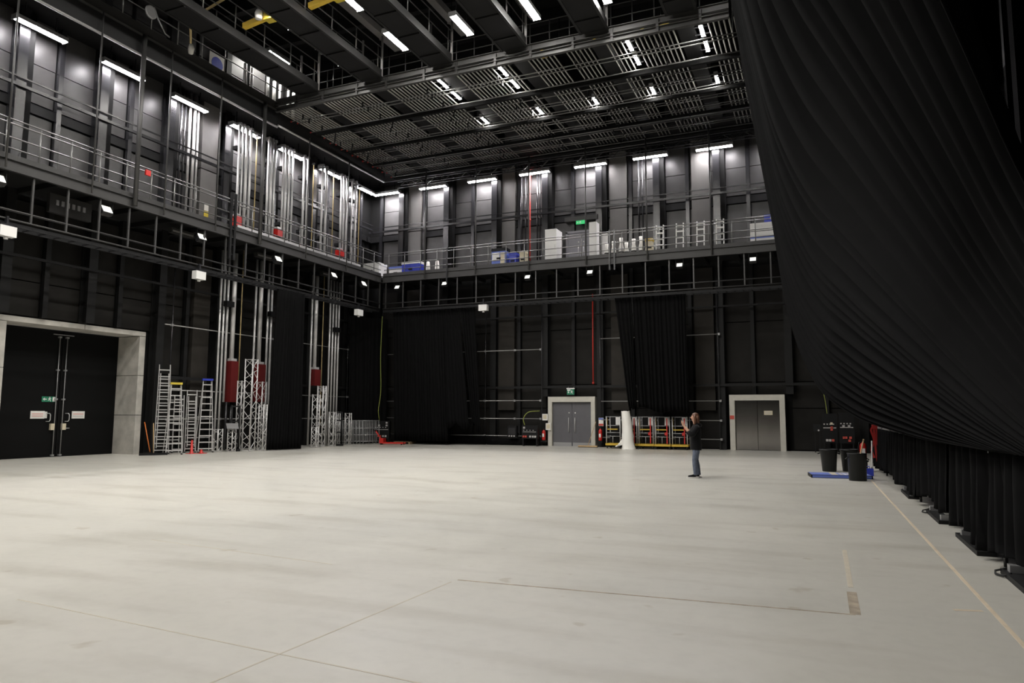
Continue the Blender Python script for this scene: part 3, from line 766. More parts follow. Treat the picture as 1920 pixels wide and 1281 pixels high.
drape('back_drape', 'broad black drape lifted clear above the row of trolleys', (-8.3,33.95,7.5), (-5.75,33.95,7.5), (-8.1,34.15,1.85), (-5.7,34.15,1.65), 13, .07, (0,1,0), group='black drapes under the back gallery', seed=7, hem=.2)
drape('left_drape', 'tall black drape hanging from the left gallery between the truss towers', (-22.75,25.35,7.4), (-22.55,27.0,7.35), (-22.85,25.1,.03), (-22.25,26.65,.03), 11, .08, (1,.1,0), seed=8)
drape('left_drape', 'black drape in the dark back left corner behind the silver poles', (-24.4,33.0,7.2), (-23.3,35.3,7.2), (-24.4,33.2,.1), (-23.3,35.4,.1), 10, .06, (1,-.4,0), seed=9)
for i, (x0, x1) in enumerate([(-21.6,-19.4), (-19.35,-16.9), (-16.85,-13.7)]):
    rows = []
    for r in range(7):
        v = r/6; row = []
        for j in range(41):
            u = j/40; sag = .22*4*u*(1-u)
            row.append((x0+(x1-x0)*u-(x0+x1)/2, -.06*math.sin(v*PI)-.02*math.sin(u*40+v*3), .5-(.5-.02)*v-sag*(1-v)*.6))
        rows.append(row)
    o = MB().grid(rows).build('wall_skirt', 'drape', None, ((x0+x1)/2, BY-.86, 0)); o.modifiers.new('cloth_thickness','SOLIDIFY').thickness = .006
    tag(o, ['sagging black floor cloth under the wide left back drape', 'sagging black floor cloth under the pair of narrow back drapes', 'sagging black floor cloth below the scaffold pipes left of the grey door'][i], 'cloth', 'black floor cloths along the back wall')

# ------------------------------------------------------------------ lights and boxes on the galleries
def flood(loc, rz, lab, grp, src=None, s=1.0):
    if src: return dup(src, loc, rz, lab)
    t = thing('floodlight', lab, 'floodlight', loc, rz, grp)
    c, sn = math.cos(.6), math.sin(.6)
    def P(x, y, z): return (x*s, (y*c+z*sn)*s, (z*c-y*sn)*s-.05)
    def bx(x0,y0,z0,x1,y1,z1): return MB().hexa([P(*q) for q in ((x0,y0,z0),(x1,y0,z0),(x1,y1,z0),(x0,y1,z0),(x0,y0,z1),(x1,y0,z1),(x1,y1,z1),(x0,y1,z1))])
    bx(-.2,-.03,-.16,.2,.13,.16).build('housing','steel',t)
    bx(-.17,-.05,-.135,.17,-.031,.135).build('glass','flood',t)
    mb = MB()
    for k in range(5): mb.hexa([P(*q) for q in ((-.18,.13,-.13+.06*k),(.18,.13,-.13+.06*k),(.18,.19,-.13+.06*k),(-.18,.19,-.13+.06*k),(-.18,.13,-.11+.06*k),(.18,.13,-.11+.06*k),(.18,.19,-.11+.06*k),(-.18,.19,-.11+.06*k))])
    mb.build('cooling_fins','steel',t)
    MB().box(-.24*s,-.02,-.06,-.21*s,.03,.26).box(.21*s,-.02,-.06,.24*s,.03,.26).box(-.24*s,-.02,.24,.24*s,.03,.28).build('yoke','steel_dk',t)
    return t
fs = None
for i, yv in enumerate([13.04, 16.63, 20.81, 25.24, 29.34, 31.95]):
    o = flood((DX-.12, yv, 8.78), PI/2, '%s small floodlight from the left edge under the left gallery' % ORD[i], 'floodlights under the left gallery', fs); fs = fs or o
fs = None
for i, x in enumerate([-21.67, -18.64, -13.74, -10.37, -5.93, -2.61]):
    o = flood((x, DY+.12, 8.80), 0, '%s small square floodlight from the corner under the back gallery' % ORD[i], 'floodlights under the back gallery', fs, .78); fs = fs or o
wsrc = None
for loc, rz, lab in (((DX+.02, 13.31, 7.0), PI/2, 'white box unit under the left gallery pipes at the photo edge'), ((DX+.02, 20.66, 6.98), PI/2, 'white box unit under the left gallery above the tallest ladder'),
                     ((DX+.02, 31.39, 6.92), PI/2, 'white box unit under the left gallery near the corner poles'), ((-16.2, DY-.02, 7.12), 0, 'white box unit under the back gallery beside the narrow drapes')):
    if wsrc: dup(wsrc, loc, rz, lab); continue
    t = thing('sensor_box', lab, 'box', loc, rz, 'white box units under the galleries'); wsrc = t
    MB().box(-.24,-.12,-.02,.24,.12,.30).build('housing','white',t); MB().lathe([(0,-.1),(.06,-.1),(.07,-.02),(0,-.02)],n=10).build('sensor','white',t)
    MB().box(-.2,-.05,.30,.2,.05,.37).box(-.03,-.04,.37,.03,.09,.62).build('bracket','steel',t)
for i, (yv, first) in enumerate([(15.9,1),(20.6,0),(25.3,0),(30.0,0)]):
    t = thing('louvre_vent', '%s vent under the left gallery deck counted from the photo edge' % ['louvred','second slim','third slim','fourth slim'][i], 'vent', (-23.62, yv, 8.62), 0, 'vents under the left gallery')
    if first:
        MB().box(-.05,-.75,-.25,.1,.75,.4).build('casing','deck',t)
        for k in range(6): MB().box(.1,-.55+.19*k,.02,.13,-.45+.19*k,.2).build('louvre_blade','alu_dk',t)
    else:
        MB().box(-.1,-.55,.22,.1,.55,.42).build('casing','deck',t); MB().box(.1,-.5,.26,.115,.5,.33).build('slot','galv',t)
    MB().box(-.04,-.3,.40,.04,.3,.45).build('bracket','steel_dk',t)
# things on the back gallery deck
def crate(name, label, loc, w_, d_, h_, mt, cat='crate', lid=None, grp=None):
    t = thing(name, label, cat, loc, 0, grp)
    MB().box(-w_/2,-d_/2,0,w_/2,d_/2,h_*.86).build('body', mt, t); MB().box(-w_/2-.02,-d_/2-.02,h_*.86,w_/2+.02,d_/2+.02,h_).build('lid', lid or mt, t)
    MB().box(-.12,-d_/2-.03,h_*.5,.12,-d_/2,h_*.58).build('handle','black',t); return t
gz = DZ
crate('storage_box', 'large white box on the gallery deck right in the corner', (-23.7, 34.4, gz), 1.1, .8, .98, 'white')
crate('storage_box', 'low white box on the back gallery beside the corner box', (-22.45, 34.9, gz), .95, .5, .8, 'white', lid='blue2')
crate('storage_box', 'blue crate with white lid on the back gallery near the corner', (-21.35, 34.8, gz), 1.15, .6, .98, 'blue', lid='white')
for i, x in enumerate((-20.3, -19.7)):
    t = thing('rolled_sheet', ['white rolled sheet standing right of the blue crate on the gallery', 'second white rolled sheet right of the blue crate on the gallery'][i], 'roll', (x, 34.7, gz)); MB().lathe([(.0,0),(.1,0),(.13,.5),(.09,.9),(.07,.92),(0,.88)],n=10).build('sheet','whitefab',t); MB().lathe([(.132,.3),(.135,.3),(.135,.36),(.132,.36)],n=10).build('band','black',t)
t = crate('control_cabinet', 'blue and grey control cabinet on the middle of the back gallery', (-15.75, 34.7, gz), .85, .5, 1.25, 'blue2', 'cabinet', 'black')
MB().box(-.38,-.27,.55,.05,-.25,1.0).build('panel','white',t); MB().box(.1,-.27,.3,.36,-.25,1.0).build('panel','cream',t)
crate('storage_box', 'small blue tub right of the blue control cabinet', (-15.0, 34.8, gz), .4, .4, .95, 'blue'); crate('storage_box', 'small cream box right of the blue tub on the gallery', (-14.4, 34.8, gz), .35, .4, 1.0, 'cream')
t = thing('equipment_cabinet', 'tall white cabinet left of the gallery double doors', 'cabinet', (-12.75, 34.9, gz)); MB().box(-.32,-.45,0,.32,.45,2.0).build('body','white',t); MB().box(-.3,-.46,.04,.3,-.451,1.96).build('door','white',t); MB().box(.22,-.475,.9,.25,-.46,1.15).build('handle','alu',t)
t = thing('equipment_cabinet', 'narrow tall white cabinet right of the gallery double doors', 'cabinet', (-10.5, 34.9, gz)); MB().box(-.2,-.25,0,.2,.25,2.2).build('body','white',t); MB().box(-.18,-.26,.3,.18,-.251,2.15).build('door','white',t); MB().box(-.17,-.27,.05,.17,-.26,.25).build('vent_panel','alu_dk',t)
t = thing('white_board', 'white panel leaning behind the narrow gallery cabinet', 'board', (-10.15, 35.5, gz)); MB().box(-.18,-.03,.5,.2,.03,1.75).build('board','white',t); MB().box(-.14,-.02,0,-.1,.02,.5).box(.12,-.02,0,.16,.02,.5).build('leg','alu_dk',t)
d4 = struct('door_4', MB().box(-12.35, BY-.56, gz, -12.25, BY-.08, gz+2.1).box(-10.75, BY-.56, gz, -10.65, BY-.08, gz+2.1).box(-12.35, BY-.56, gz+2.0, -10.65, BY-.08, gz+2.12), 'greydoor_up')
for a, b, s in ((-12.25,-11.505,1),(-11.495,-10.75,-1)):
    lf = MB().box(a, BY-.5, gz+.02, b, BY-.42, gz+2.0).build('door_leaf','greydoor_up',d4)
    hx = (b-.14) if s > 0 else (a+.14)
    MB().tube((hx,BY-.55,gz+.7),(hx,BY-.55,gz+1.3),.016,6).build('pull_handle','alu',lf); MB().lathe([(0,0),(.035,0),(.035,.01),(0,.01)],n=8).build('sign_disc','white',lf,(hx,BY-.51,gz+1.5)).rotation_euler=(PI/2,0,0)
t = thing('exit_sign', 'small green lit exit sign above the gallery double doors', 'sign', (-11.5, BY-.62, gz+2.45)); MB().box(-.24,-.03,0,.24,.03,.19).build('sign_plate','exit',t)
mb = MB(); pictogram(mb, lambda u, z, t_: (u, -.031-t_, z+.09), .8); arrow(mb, lambda u, z, t_: (u, -.031-t_, z), -.14, .09, .7, PI); mb.build('pictogram','white',t); MB().box(-.05,.03,.05,.05,.6,.1).build('bracket','steel_dk',t)
MB().box(-12.4, BY-.62, 12.05, -10.55, BY-.1, 12.3).build('door_lintel','deck',wall_back)
xs = [-9.75,-9.42,-9.0,-8.75,-8.35,-8.0]
for i, x in enumerate(xs):
    t = thing('rolled_sheet', '%s white bundle from the narrow cabinet along the gallery deck' % ORD[i], 'roll', (x, 34.6+.1*(i%2), gz), 0, 'white bundles on the back gallery')
    h = .95+.12*((i*7)%3); MB().lathe([(0,0),(.09,0),(.13,h*.55),(.08,h*.75),(.1,h),(.05,h),(0,h*.9)],n=10).build('sheet','whitefab',t); MB().lathe([(.128,.42),(.134,.42),(.134,.47),(.128,.47)],n=10).build('band','black',t)
crate('storage_box', 'cream box with yellow front right of the white bundles on the gallery', (-7.55, 34.6, gz), .34, .3, 1.0, 'cream', lid='yellow')
lsrc = None
for i, x in enumerate((-7.0, -6.02, -5.03, -4.12)):
    lab = '%s white short ladder from the left of four on the back gallery' % ORD[i]
    loc = (x, 34.3, gz)
    if lsrc: dup(lsrc, loc, 0, lab); continue
    t = thing('short_ladder', lab, 'ladder', loc, 0, 'short white ladders on the back gallery'); lsrc = t
    for s in (-1,1): MB().bar((s*.17,0,0),(s*.17,.2,1.62),.05,.07).build('stile','white',t)
    for k in range(5): MB().box(-.2 if k == 3 else -.15,.02+.035*k+.01,.24+.31*k,.2 if k == 3 else .15,.1+.035*k+.01,.31+.31*k).build('rung','white',t)
t = thing('flight_case', 'white case with blue stripe on the gallery beside the big curtain', 'case', (-2.25, 34.4, gz+.0)); MB().box(-.48,-.3,0.08,.7,.3,1.15).build('body','white',t); MB().box(-.482,-.305,.42,.702,-.3,.52).build('stripe','blue2',t); MB().box(-.482,-.305,.75,.702,-.3,.78).build('seam','black',t)
for x in (-.4,.6): MB().lathe([(0,0),(.04,0),(.04,.08),(0,.08)],n=8).build('foot','black',t,(x,0,0))
t = thing('storage_box', 'bright blue box on top of the white striped case', 'box', (-1.8, 34.4, gz+1.15)); MB().box(-.3,-.25,0,.3,.25,.36).build('body','blue',t); MB().box(-.02,-.256,.12,.2,-.25,.26).build('label_panel','paper',t)
# left gallery odds and ends
t = thing('hazard_notice', 'small yellow and white notice low on the pale panel of the left gallery', 'sign', (-25.04, 23.1, 10.4)); MB().box(0,-.12,0,.015,.12,.28).build('sign_plate','yellowbright',t); MB().box(0,-.12,.3,.015,.12,.6).build('sign_plate','paper',t)
t = thing('red_tag', 'tiny red tag tied to the left gallery handrail', 'tag', (DX-.0, 18.1, 10.42)); MB().box(-.04,-.1,0,.03,.1,.2).build('tag_card','red',t)
t = thing('mandatory_sign', 'square white sign with a blue disc on the upper left gallery wall', 'sign', (DX-2.2, 23.1, 17.05), 0)
MB().box(0,-.45,0,.02,.45,.95).build('sign_plate','paper',t); MB().tube((.02,0,.5),(.03,0,.5),.33,20).build('disc','blue',t); MB().box(-.5,-.06,.3,0,.06,.5).build('bracket','steel_dk',t)
# yellow hoists, rope, slung cable on the bridges
for i, (x, yv) in enumerate([(-19.0,19.6),(-15.8,19.5)]):
    t = thing('chain_hoist', ['yellow chain hoist slung beside the first overhead bridge', 'yellow chain hoist slung beside the second overhead bridge'][i], 'hoist', (x, yv, 16.45))
    MB().bar((-.75,0,-.05),(.45,0,.1),.18,.2).build('jib','yellow',t); MB().box(.35,-.16,-.1,.75,.16,.3).build('motor','yellowbright',t); MB().lathe([(0,0),(.13,0),(.15,.2),(.1,.34),(0,.34)],n=12).build('chain_bag','white',t,(.15,-.2,-.05)); MB().tube((.15,0,.1),(.15,0,2.8),.035,6).build('sling','rope',t)
for i, (x, yv) in enumerate([(-7.1,25.6),(-5.2,25.5),(-9.3,25.6)]):
    t = thing('chain_hoist', ['yellow hoist bracket on the cross beam between the fourth and fifth bridges','yellow hoist bracket on the cross beam between the fifth and sixth bridges','yellow hoist bracket on the cross beam left of the fourth bridge end'][i], 'hoist', (x, yv, 16.1))
    MB().bar((-.5,0,0),(.5,0,.12),.12,.14).build('jib','yellow',t); MB().hexa([(-.55,-.05,-.1),(-.3,-.05,-.1),(-.3,.05,-.1),(-.55,.05,-.1),(-.6,-.05,.35),(-.55,-.05,.35),(-.55,.05,.35),(-.6,.05,.35)]).build('bracket','yellow',t); MB().tube((.2,0,.1),(.2,0,1.4),.02,6).build('sling','steel',t)
pts = [(-22.6,18.9,17.0),(-22.0,19.05,16.98),(-21.2,19.1,17.15),(-20.2,19.15,17.45),(-19.1,19.2,17.95),(-18.0,19.3,18.6),(-17,19.4,19.4)]
o = MB().path([Vector(p)-Vector(pts[0]) for p in pts], .05).build('slung_rope','rope',None,pts[0]); tag(o, 'long yellowish rope slung from the upper gallery rail across the bridges', 'rope')
pts = [(-22.52,19.5,17.15),(-22.5,19.55,16.8),(-22.52,19.6,16.4),(-22.5,19.62,16.05)]
o = MB().path([Vector(p)-Vector(pts[0]) for p in pts], .045).build('rope_tail','rope',None,pts[0]); tag(o, 'hanging rope tail with pale bundle on the upper gallery rail', 'rope'); MB().lathe([(0,0),(.09,.04),(.13,.25),(.08,.42),(0,.46)],n=10).build('bundle','whitefab',o,(.02,.12,-1.3))
pts = [(DX+.06,17.9,16.9),(DX+.08,18.1,16.5),(DX+.12,18.4,16.1),(DX+.12,18.6,16.05)]
o = MB().path([Vector(p)-Vector(pts[0]) for p in pts], .03).build('looped_cable','alu_dk',None,pts[0]); tag(o, 'grey looped cable hanging on the upper gallery rail', 'cable')
MB().lathe([(.2,-.03),(.25,-.03),(.25,.03),(.2,.03)],n=14).build('coil','alu_dk',o,(-.02,-.1,-.25)).rotation_euler=(0,PI/2,0)

# ------------------------------------------------------------------ pole hoists on the left wall
def poles(label, ys, x, z0, z1, box=None, grp='silver pole hoists on the left wall', rope=None):
    t = thing('pole_hoist', label, 'pole hoist', (x, ys[0][0], z0), 0, grp)
    for (yv, r, *zz) in ys:
        a, b = (zz+[z0, z1])[:2] if zz else (z0, z1)
        MB().tube((0,yv-ys[0][0],a-z0),(0,yv-ys[0][0],b-z0),r,10).build('tube','alu',t)
    if box:
        yv, za, zb, w_ = box; yv -= ys[0][0]
        MB().box(-.17,yv-w_/2,za-z0,.19,yv+w_/2,zb-z0).build('weight_box','maroon' if z0 < 5 else 'red',t); MB().box(-.12,yv-w_/2+.05,zb-z0,.12,yv+w_/2-.05,zb-z0+.12).build('collar','alu',t)
    yl, yh = min(q[0] for q in ys)-.1-ys[0][0], max(q[0] for q in ys)+.1-ys[0][0]
    for zc in ((z0+1.6, z1-1.2) if z0 > 5 else (z1-1.0,)): MB().box(-.32,yl,zc-z0-.08,-.05,yh,zc-z0+.08).build('wall_bracket','steel_dk',t)
    if z0 > 5:
        for q in ys: MB().box(-.3,q[0]-ys[0][0]-.06,z1-z0-.12,.08,q[0]-ys[0][0]+.06,z1-z0).build('pulley','alu_dk',t)
    return t
PX = -24.25
def up(label, lst, box=None): return poles(label, [(y, r) for y, r in lst], PX, 9.42, 15.08, box)
up('first upper bunch of silver hoist poles with red box, left of the thick hanger', [(24.1,.06),(24.32,.05),(24.56,.075),(24.82,.06)], (24.1,10.15,10.6,.34))
up('second upper bunch of silver hoist poles, beside the thick hanger pole', [(26.0,.055),(26.22,.075),(26.45,.06)])
up('third upper bunch of silver hoist poles with red box', [(27.05,.05),(27.25,.075),(27.5,.06),(27.75,.05)], (26.8,10.3,10.66,.34))
up('fourth upper bunch of two silver hoist poles', [(28.6,.065),(28.9,.07)])
up('fifth upper bunch of two silver hoist poles', [(30.1,.06),(30.42,.075)])
up('sixth upper bunch of silver hoist poles with red box near the corner', [(31.75,.055),(31.98,.06),(32.25,.065)], (31.75,10.35,10.7,.34))
up('last upper pair of silver hoist poles before the corner', [(32.75,.05),(33.1,.06)])
for nm, lst in (('pole_hoist.001', [(25.75,.07),(26.2,.08),(26.6,.06)]), ('pole_hoist.002', [(27.2,.06),(27.6,.08)]), ('pole_hoist', [(24.25,.07),(24.7,.06)])):
    ph_ = bpy.data.objects[nm]
    for yv, r in lst: MB().tube((0,yv-ph_.location.y,6.4),(0,yv-ph_.location.y,8.6),r,8).build('tube','white',ph_)
for i, yv in enumerate((25.2, 29.35, 31.05, 33.45)):
    o = MB().tube((0,0,0),(0,0,5.5),.028,6).build('hoist_rope','rope',None,(PX,yv,9.402)); tag(o, '%s tan rope hanging among the upper silver poles, from the left' % ORD[i], 'rope', 'tan ropes among the hoist poles'); MB().box(-.1,-.04,5.4,.1,.04,5.5).build('cleat','steel_dk',o)
poles('lower silver hoist poles with tall dark red box left of the truss tower', [(23.42,.045,.03,8.9),(23.63,.045,.03,8.9),(23.84,.05,2.15,8.9),(24.2,.1,4.0,8.9)], PX, .03, 8.9, (24.25,2.15,3.98,.42))
poles('lower silver hoist poles with dark red box right of the truss tower', [(25.55,.05,.03,8.9),(25.88,.1,3.95,8.9),(26.38,.05,.03,8.9),(26.62,.05,.03,8.9)], PX, .03, 8.9, (25.95,2.2,3.95,.45))
poles('lower silver hoist poles with short dark red box right of the black drape', [(29.6,.05,.03,8.9),(29.92,.1,3.95,8.9)], PX, .03, 8.9, (29.98,3.1,3.95,.46))
poles('cluster of four silver hoist poles reaching the floor near the corner', [(31.1,.05),(31.36,.05),(31.62,.05),(31.86,.05)], PX, .03, 8.9)
for k, yv in enumerate((24.02, 24.3)): MB().tube((0,yv,.03),(0,yv,2.15),.05,8).build('dark_leg','steel',bpy.data.objects['pole_hoist.007'],(0,-23.42,-.03))
for i, (yv, z0) in enumerate([(24.62, 2.6), (30.45, .9)]):
    o = MB().tube((0,0,0),(0,0,9.238-z0),.022,6).build('hoist_rope','rope',None,(PX+.05,yv,z0)); tag(o, ['tan rope hanging beside the left dark red box', 'tan rope hanging right of the short dark red box'][i], 'rope', 'tan ropes among the hoist poles'); MB().box(-.1,-.04,9.15-z0,.1,.04,9.237-z0).build('cleat','steel_dk',o)
for i, (yv, z) in enumerate([(23.75, 6.5), (26.5, 6.4), (31.5, 6.2)]):
    t = thing('limit_switch', 'black box clamped on the lower silver poles, %s' % ['left bunch','middle bunch','corner cluster'][i], 'switch box', (PX+.2, yv, z)); MB().box(-.14,-.22,-.12,.08,.22,.12).build('housing','black',t); MB().box(-.5,-.04,-.04,-.14,.04,.04).build('arm','steel_dk',t)

# ------------------------------------------------------------------ ladders, trusses, brooms on the left floor
def ladder(label, loc, rz, h, w0, w1, n, lean, mt='alu', top=None, rear=None, ext=False):
    t = thing('ladder' if not rear else 'step_ladder', label, 'ladder', loc, rz)
    for s in (-1,1):
        st = MB().bar((s*w0/2,0,.02),(s*w1/2,lean,h),.03,.085,(0,1,0)).build('stile',mt,t)
        MB().box(s*w0/2-.03,-.05,0,s*w0/2+.03,.05,.05).build('foot','rubber',st)
    for k in range(n):
        f = (k+.6)/n*.97; hw = (w0+(w1-w0)*f)/2-.012; z = h*f
        MB().box(-hw,lean*f-.045 if rear else lean*f-.02,z-.022,hw,lean*f+(.05 if rear else .02),z+.022).build('tread' if rear else 'rung',mt,t)
    if rear:
        for s in (-1,1): MB().bar((s*w0*.5,rear,.02),(s*w1*.46,lean+.08,h-.05),.025,.06,(0,1,0)).build('rear_leg',mt,t)
        for k in range(max(3, n//3)):
            f = (k+.7)/(n//3+.5); f = min(f,.93); MB().bar((-w0*.5+.0*f,rear+(lean+.08-rear)*f,h*f),(w0*.5*(1-.1*f),rear+(lean+.08-rear)*f,h*f),.03,.03).build('rear_brace',mt,t)
    if top: MB().box(-w1/2-.04,lean-.1,h-.02,w1/2+.04,lean+.16,h+.06).build('top_cap',top,t)
    if ext:
        for s in (-1,1): MB().bar((s*(w0/2-.07),-.09,.25),(s*(w1/2-.05),lean-.09,h*.90),.028,.075,(0,1,0)).build('inner_stile',mt,t)
        for k in range(n-2): 
            f = (k+1.2)/n*.97; MB().box(-w0/2+.08,lean*f-.11,h*f-.02,w0/2-.08,lean*f-.075,h*f+.02).build('inner_rung',mt,t)
    return t
RZ = 1.0
ladder('tallest aluminium combination ladder, leftmost beside the concrete portal', (-24.45, 20.9, 0), RZ, 3.62, .54, .40, 13, .20, ext=True)
ladder('aluminium step ladder with a yellow top cap beside the tallest ladder', (-23.7, 20.86, 0), RZ, 2.82, .58, .36, 10, .22, top='yellowbright', rear=.75)
ladder('short aluminium ladder between the yellow topped steps and the next ladder', (-24.6, 21.82, 0), RZ, 2.4, .40, .36, 9, .15)
ladder('plain aluminium extension ladder left of the blue topped steps', (-24.3, 22.2, 0), RZ, 2.62, .42, .38, 9, .18, ext=True)
ladder('aluminium step ladder with a blue top cap, rightmost of the ladders', (-23.87, 22.61, 0), RZ, 3.06, .58, .34, 11, .24, top='blue', rear=.8)
for i, (x, yv) in enumerate([(-23.72, 21.75), (-23.5, 22.05)]):
    t = thing('floor_stand', ['red cone like foot stand on the floor below the plain extension ladder', 'low red foot stand just left of the blue topped steps'][i], 'stand', (x, yv, 0))
    MB().lathe([(0,0),(.10,0),(.09,.03),(.06,.06),(.035,.55 if i == 0 else .15),(0,.55 if i == 0 else .15)],n=12).build('cone','red',t); MB().box(-.16,-.16,0,.16,.16,.02).build('base_plate','red',t)
def truss(label, loc, rz, h, w_, n, kind=3, mt='alu', name='truss_tower', cat='truss', r=.026):
    t = thing(name, label, cat, loc, rz)
    if kind == 3: cs = [(-w_/2,0),(w_/2,0),(0,-w_*.6)]
    else: cs = [(-w_/2,0),(w_/2,0),(w_/2,-w_),(-w_/2,-w_)]
    for c in cs: MB().tube((*c,0),(*c,h),r,8).build('chord',mt,t)
    for a, b in zip(cs, cs[1:]+cs[:1]):
        mb = MB()
        for k in range(n):
            z0, z1 = h*k/n+.02, h*(k+1)/n-.02; p, q = (a, b) if k % 2 else (b, a)
            mb.tube((*p,z0),(*q,z1),.012,5)
        mb.tube((*a,.03),(*b,.03),.012,5); mb.tube((*a,h-.03),(*b,h-.03),.012,5)
        mb.build('lacing',mt,t)
    return t
truss('tallest silver truss tower standing left of the black drape', (-23.15, 24.3, 0), .9, 4.05, .52, 9)
truss('slim silver truss standing right of the tallest truss tower', (-22.95, 24.9, 0), .9, 2.05, .34, 6)
truss('silver truss length standing behind the tallest tower', (-23.7, 24.3, 0), .9, 3.1, .30, 7)
truss('silver truss length half hidden behind the left edge of the black drape', (-23.6, 25.45, 0), .9, 3.1, .42, 7)
truss('small silver truss stub beside the blue topped steps', (-23.85, 23.2, 0), .9, .98, .42, 3)
t = truss('silver lectern made of a truss post with a tilted top plate', (-23.45, 23.62, 0), .9, .98, .32, 4, name='lectern', cat='lectern')
MB().hexa([(-.24,-.30,.98),(.24,-.30,.98),(.24,.14,1.20),(-.24,.14,1.20),(-.24,-.31,1.0),(.24,-.31,1.0),(.24,.13,1.22),(-.24,.13,1.22)]).build('top_plate','alu_dk',t)
truss('front silver truss tower right of the black drape', (-23.1, 29.15, 0), .9, 3.05, .42, 7)
truss('left silver truss tower in the cluster right of the black drape', (-22.95, 28.55, 0), .9, 2.6, .36, 6)
truss('right silver truss tower in the cluster right of the black drape', (-23.55, 29.75, 0), .9, 3.0, .42, 7)
truss('low silver truss in front of the corner cluster right of the drape', (-23.0, 29.95, 0), .9, 1.75, .36, 4)
truss('short silver truss stub at the left foot of the right truss cluster', (-22.72, 28.25, 0), .9, 1.0, .34, 3)
truss('short silver truss by the feet of the corner pole cluster', (-23.6, 30.75, 0), .9, 1.5, .34, 4)
for i, (x, yv, h) in enumerate([(-23.6,23.95,2.0),(-22.95,30.4,1.75)]):
    t = thing('speaker_stand', ['dark tall stand behind the lectern and truss towers','dark tall stand beside the right truss cluster'][i], 'stand', (x, yv, 0), .9)
    MB().box(-.22,-.22,0,.22,.22,.1).build('base','steel_dk',t)
    for a in (-.16,.16): MB().tube((a,0,.1),(a,0,h),.035,6).build('upright','steel_dk',t)
    for z in (.7,1.3,h-.05): MB().box(-.18,-.03,z-.03,.18,.03,z+.03).build('cross_bar','steel_dk',t)
# stacked barriers in the corner
bsrc = None
for i in range(9):
    x, yv = -24.1+.15*i, 32.5+.10*i; h = 1.5-.03*i
    lab = '%s silver barrier frame from the left in the corner stack' % ORD[i]
    if bsrc is None:
        t = thing('barrier_frame', lab, 'barrier', (x,yv,0), 1.12, 'silver barrier frames stacked in the corner'); bsrc = t
        for a in (-.5,.5): MB().tube((a,0,0),(a,.12,1.3),.022,6).build('post','alu_dk',t)
        for z in (.14,.5,.86,1.28): MB().tube((-.5,.12*z/1.3,z),(.5,.12*z/1.3,z),.018,6).build('rail','alu_dk',t)
        for k in range(6): MB().tube((-.36+.145*k,.013,.14),(-.36+.145*k,.11,1.28),.010,5).build('spindle','alu_dk',t)
        MB().box(-.52,-.045,0,-.48,.045,.03).box(.48,-.045,0,.52,.045,.03).build('foot','alu_dk',t)
    else: dup(bsrc, (x,yv,0), 1.12, lab)
for i, (x, yv, h) in enumerate([(-23.75,31.3,1.75),(-23.35,31.75,1.7)]):
    truss(['taller silver truss standing at the left of the barrier stack','second taller silver truss at the left of the barrier stack'][i], (x,yv,0), .9, h, .34, 4)
# brooms
t = thing('floor_broom', 'wide floor broom with pale wooden handle lying by the concrete portal', 'broom', (-24.1, 20.25, 0), 1.0)
MB().box(-.5,-.07,.03,.5,.07,.09).build('head','black',t); MB().box(-.5,-.08,0,.5,.08,.03).build('bristles','rubber',t); MB().tube((0,0,.08),(-.02,.25,1.25),.018,8).build('handle','wood',t)
t = thing('floor_broom', 'orange handled broom leaning beside the concrete portal', 'broom', (-24.8, 20.68, 0), 1.0)
MB().box(-.22,-.05,.03,.22,.05,.08).build('head','black',t); MB().box(-.22,-.06,0,.22,.06,.03).build('bristles','rubber',t); MB().tube((0,0,.08),(-.22,.3,1.28),.02,8).build('handle','orange',t)
t = thing('floor_broom', 'wide black broom head lying in front of the grey double door', 'broom', (-10.95, 35.0, 0), 0)
MB().box(-.5,-.08,.03,.5,.06,.10).build('head','wood',t); MB().box(-.5,-.09,0,.5,.07,.03).build('bristles','rubber',t); MB().tube((0,0,.09),(.25,.6,1.3),.014,8).build('handle','wood',t)
# pallet truck, pallet and power boxes
t = thing('pallet_truck', 'red hand pallet truck in the back left corner', 'pallet truck', (-21.75, 32.9, 0), .25)
for yv in (-.2,.2): MB().box(-.05,yv-.08,.06,1.1,yv+.08,.13).build('fork','red',t)
MB().box(-.25,-.22,.08,-.02,.22,.34).build('pump_body','red',t); MB().bar((-.2,0,.3),(-.55,0,.75),.05,.05).build('tiller','red',t); MB().box(-.6,-.14,.72,-.52,.14,.78).build('grip','black',t)
for x, yv in ((-.18,-.12),(-.18,.12),(1.0,-.2),(1.0,.2)): MB().tube((x,yv-.03,.05),(x,yv+.03,.05),.05,10).build('wheel','rubber',t)
t = thing('timber_pallet', 'small timber pallet behind the red pallet truck', 'pallet', (-21.3, 34.2, 0), .1)
for k in range(5): MB().box(-.5,-.4+.18*k,.11,.5,-.3+.18*k,.135).build('board','wood_pallet',t)
for x in (-.45,0,.45):
    MB().box(x-.05,-.4,.0,x+.05,.42,.11).build('bearer','wood_pallet',t)
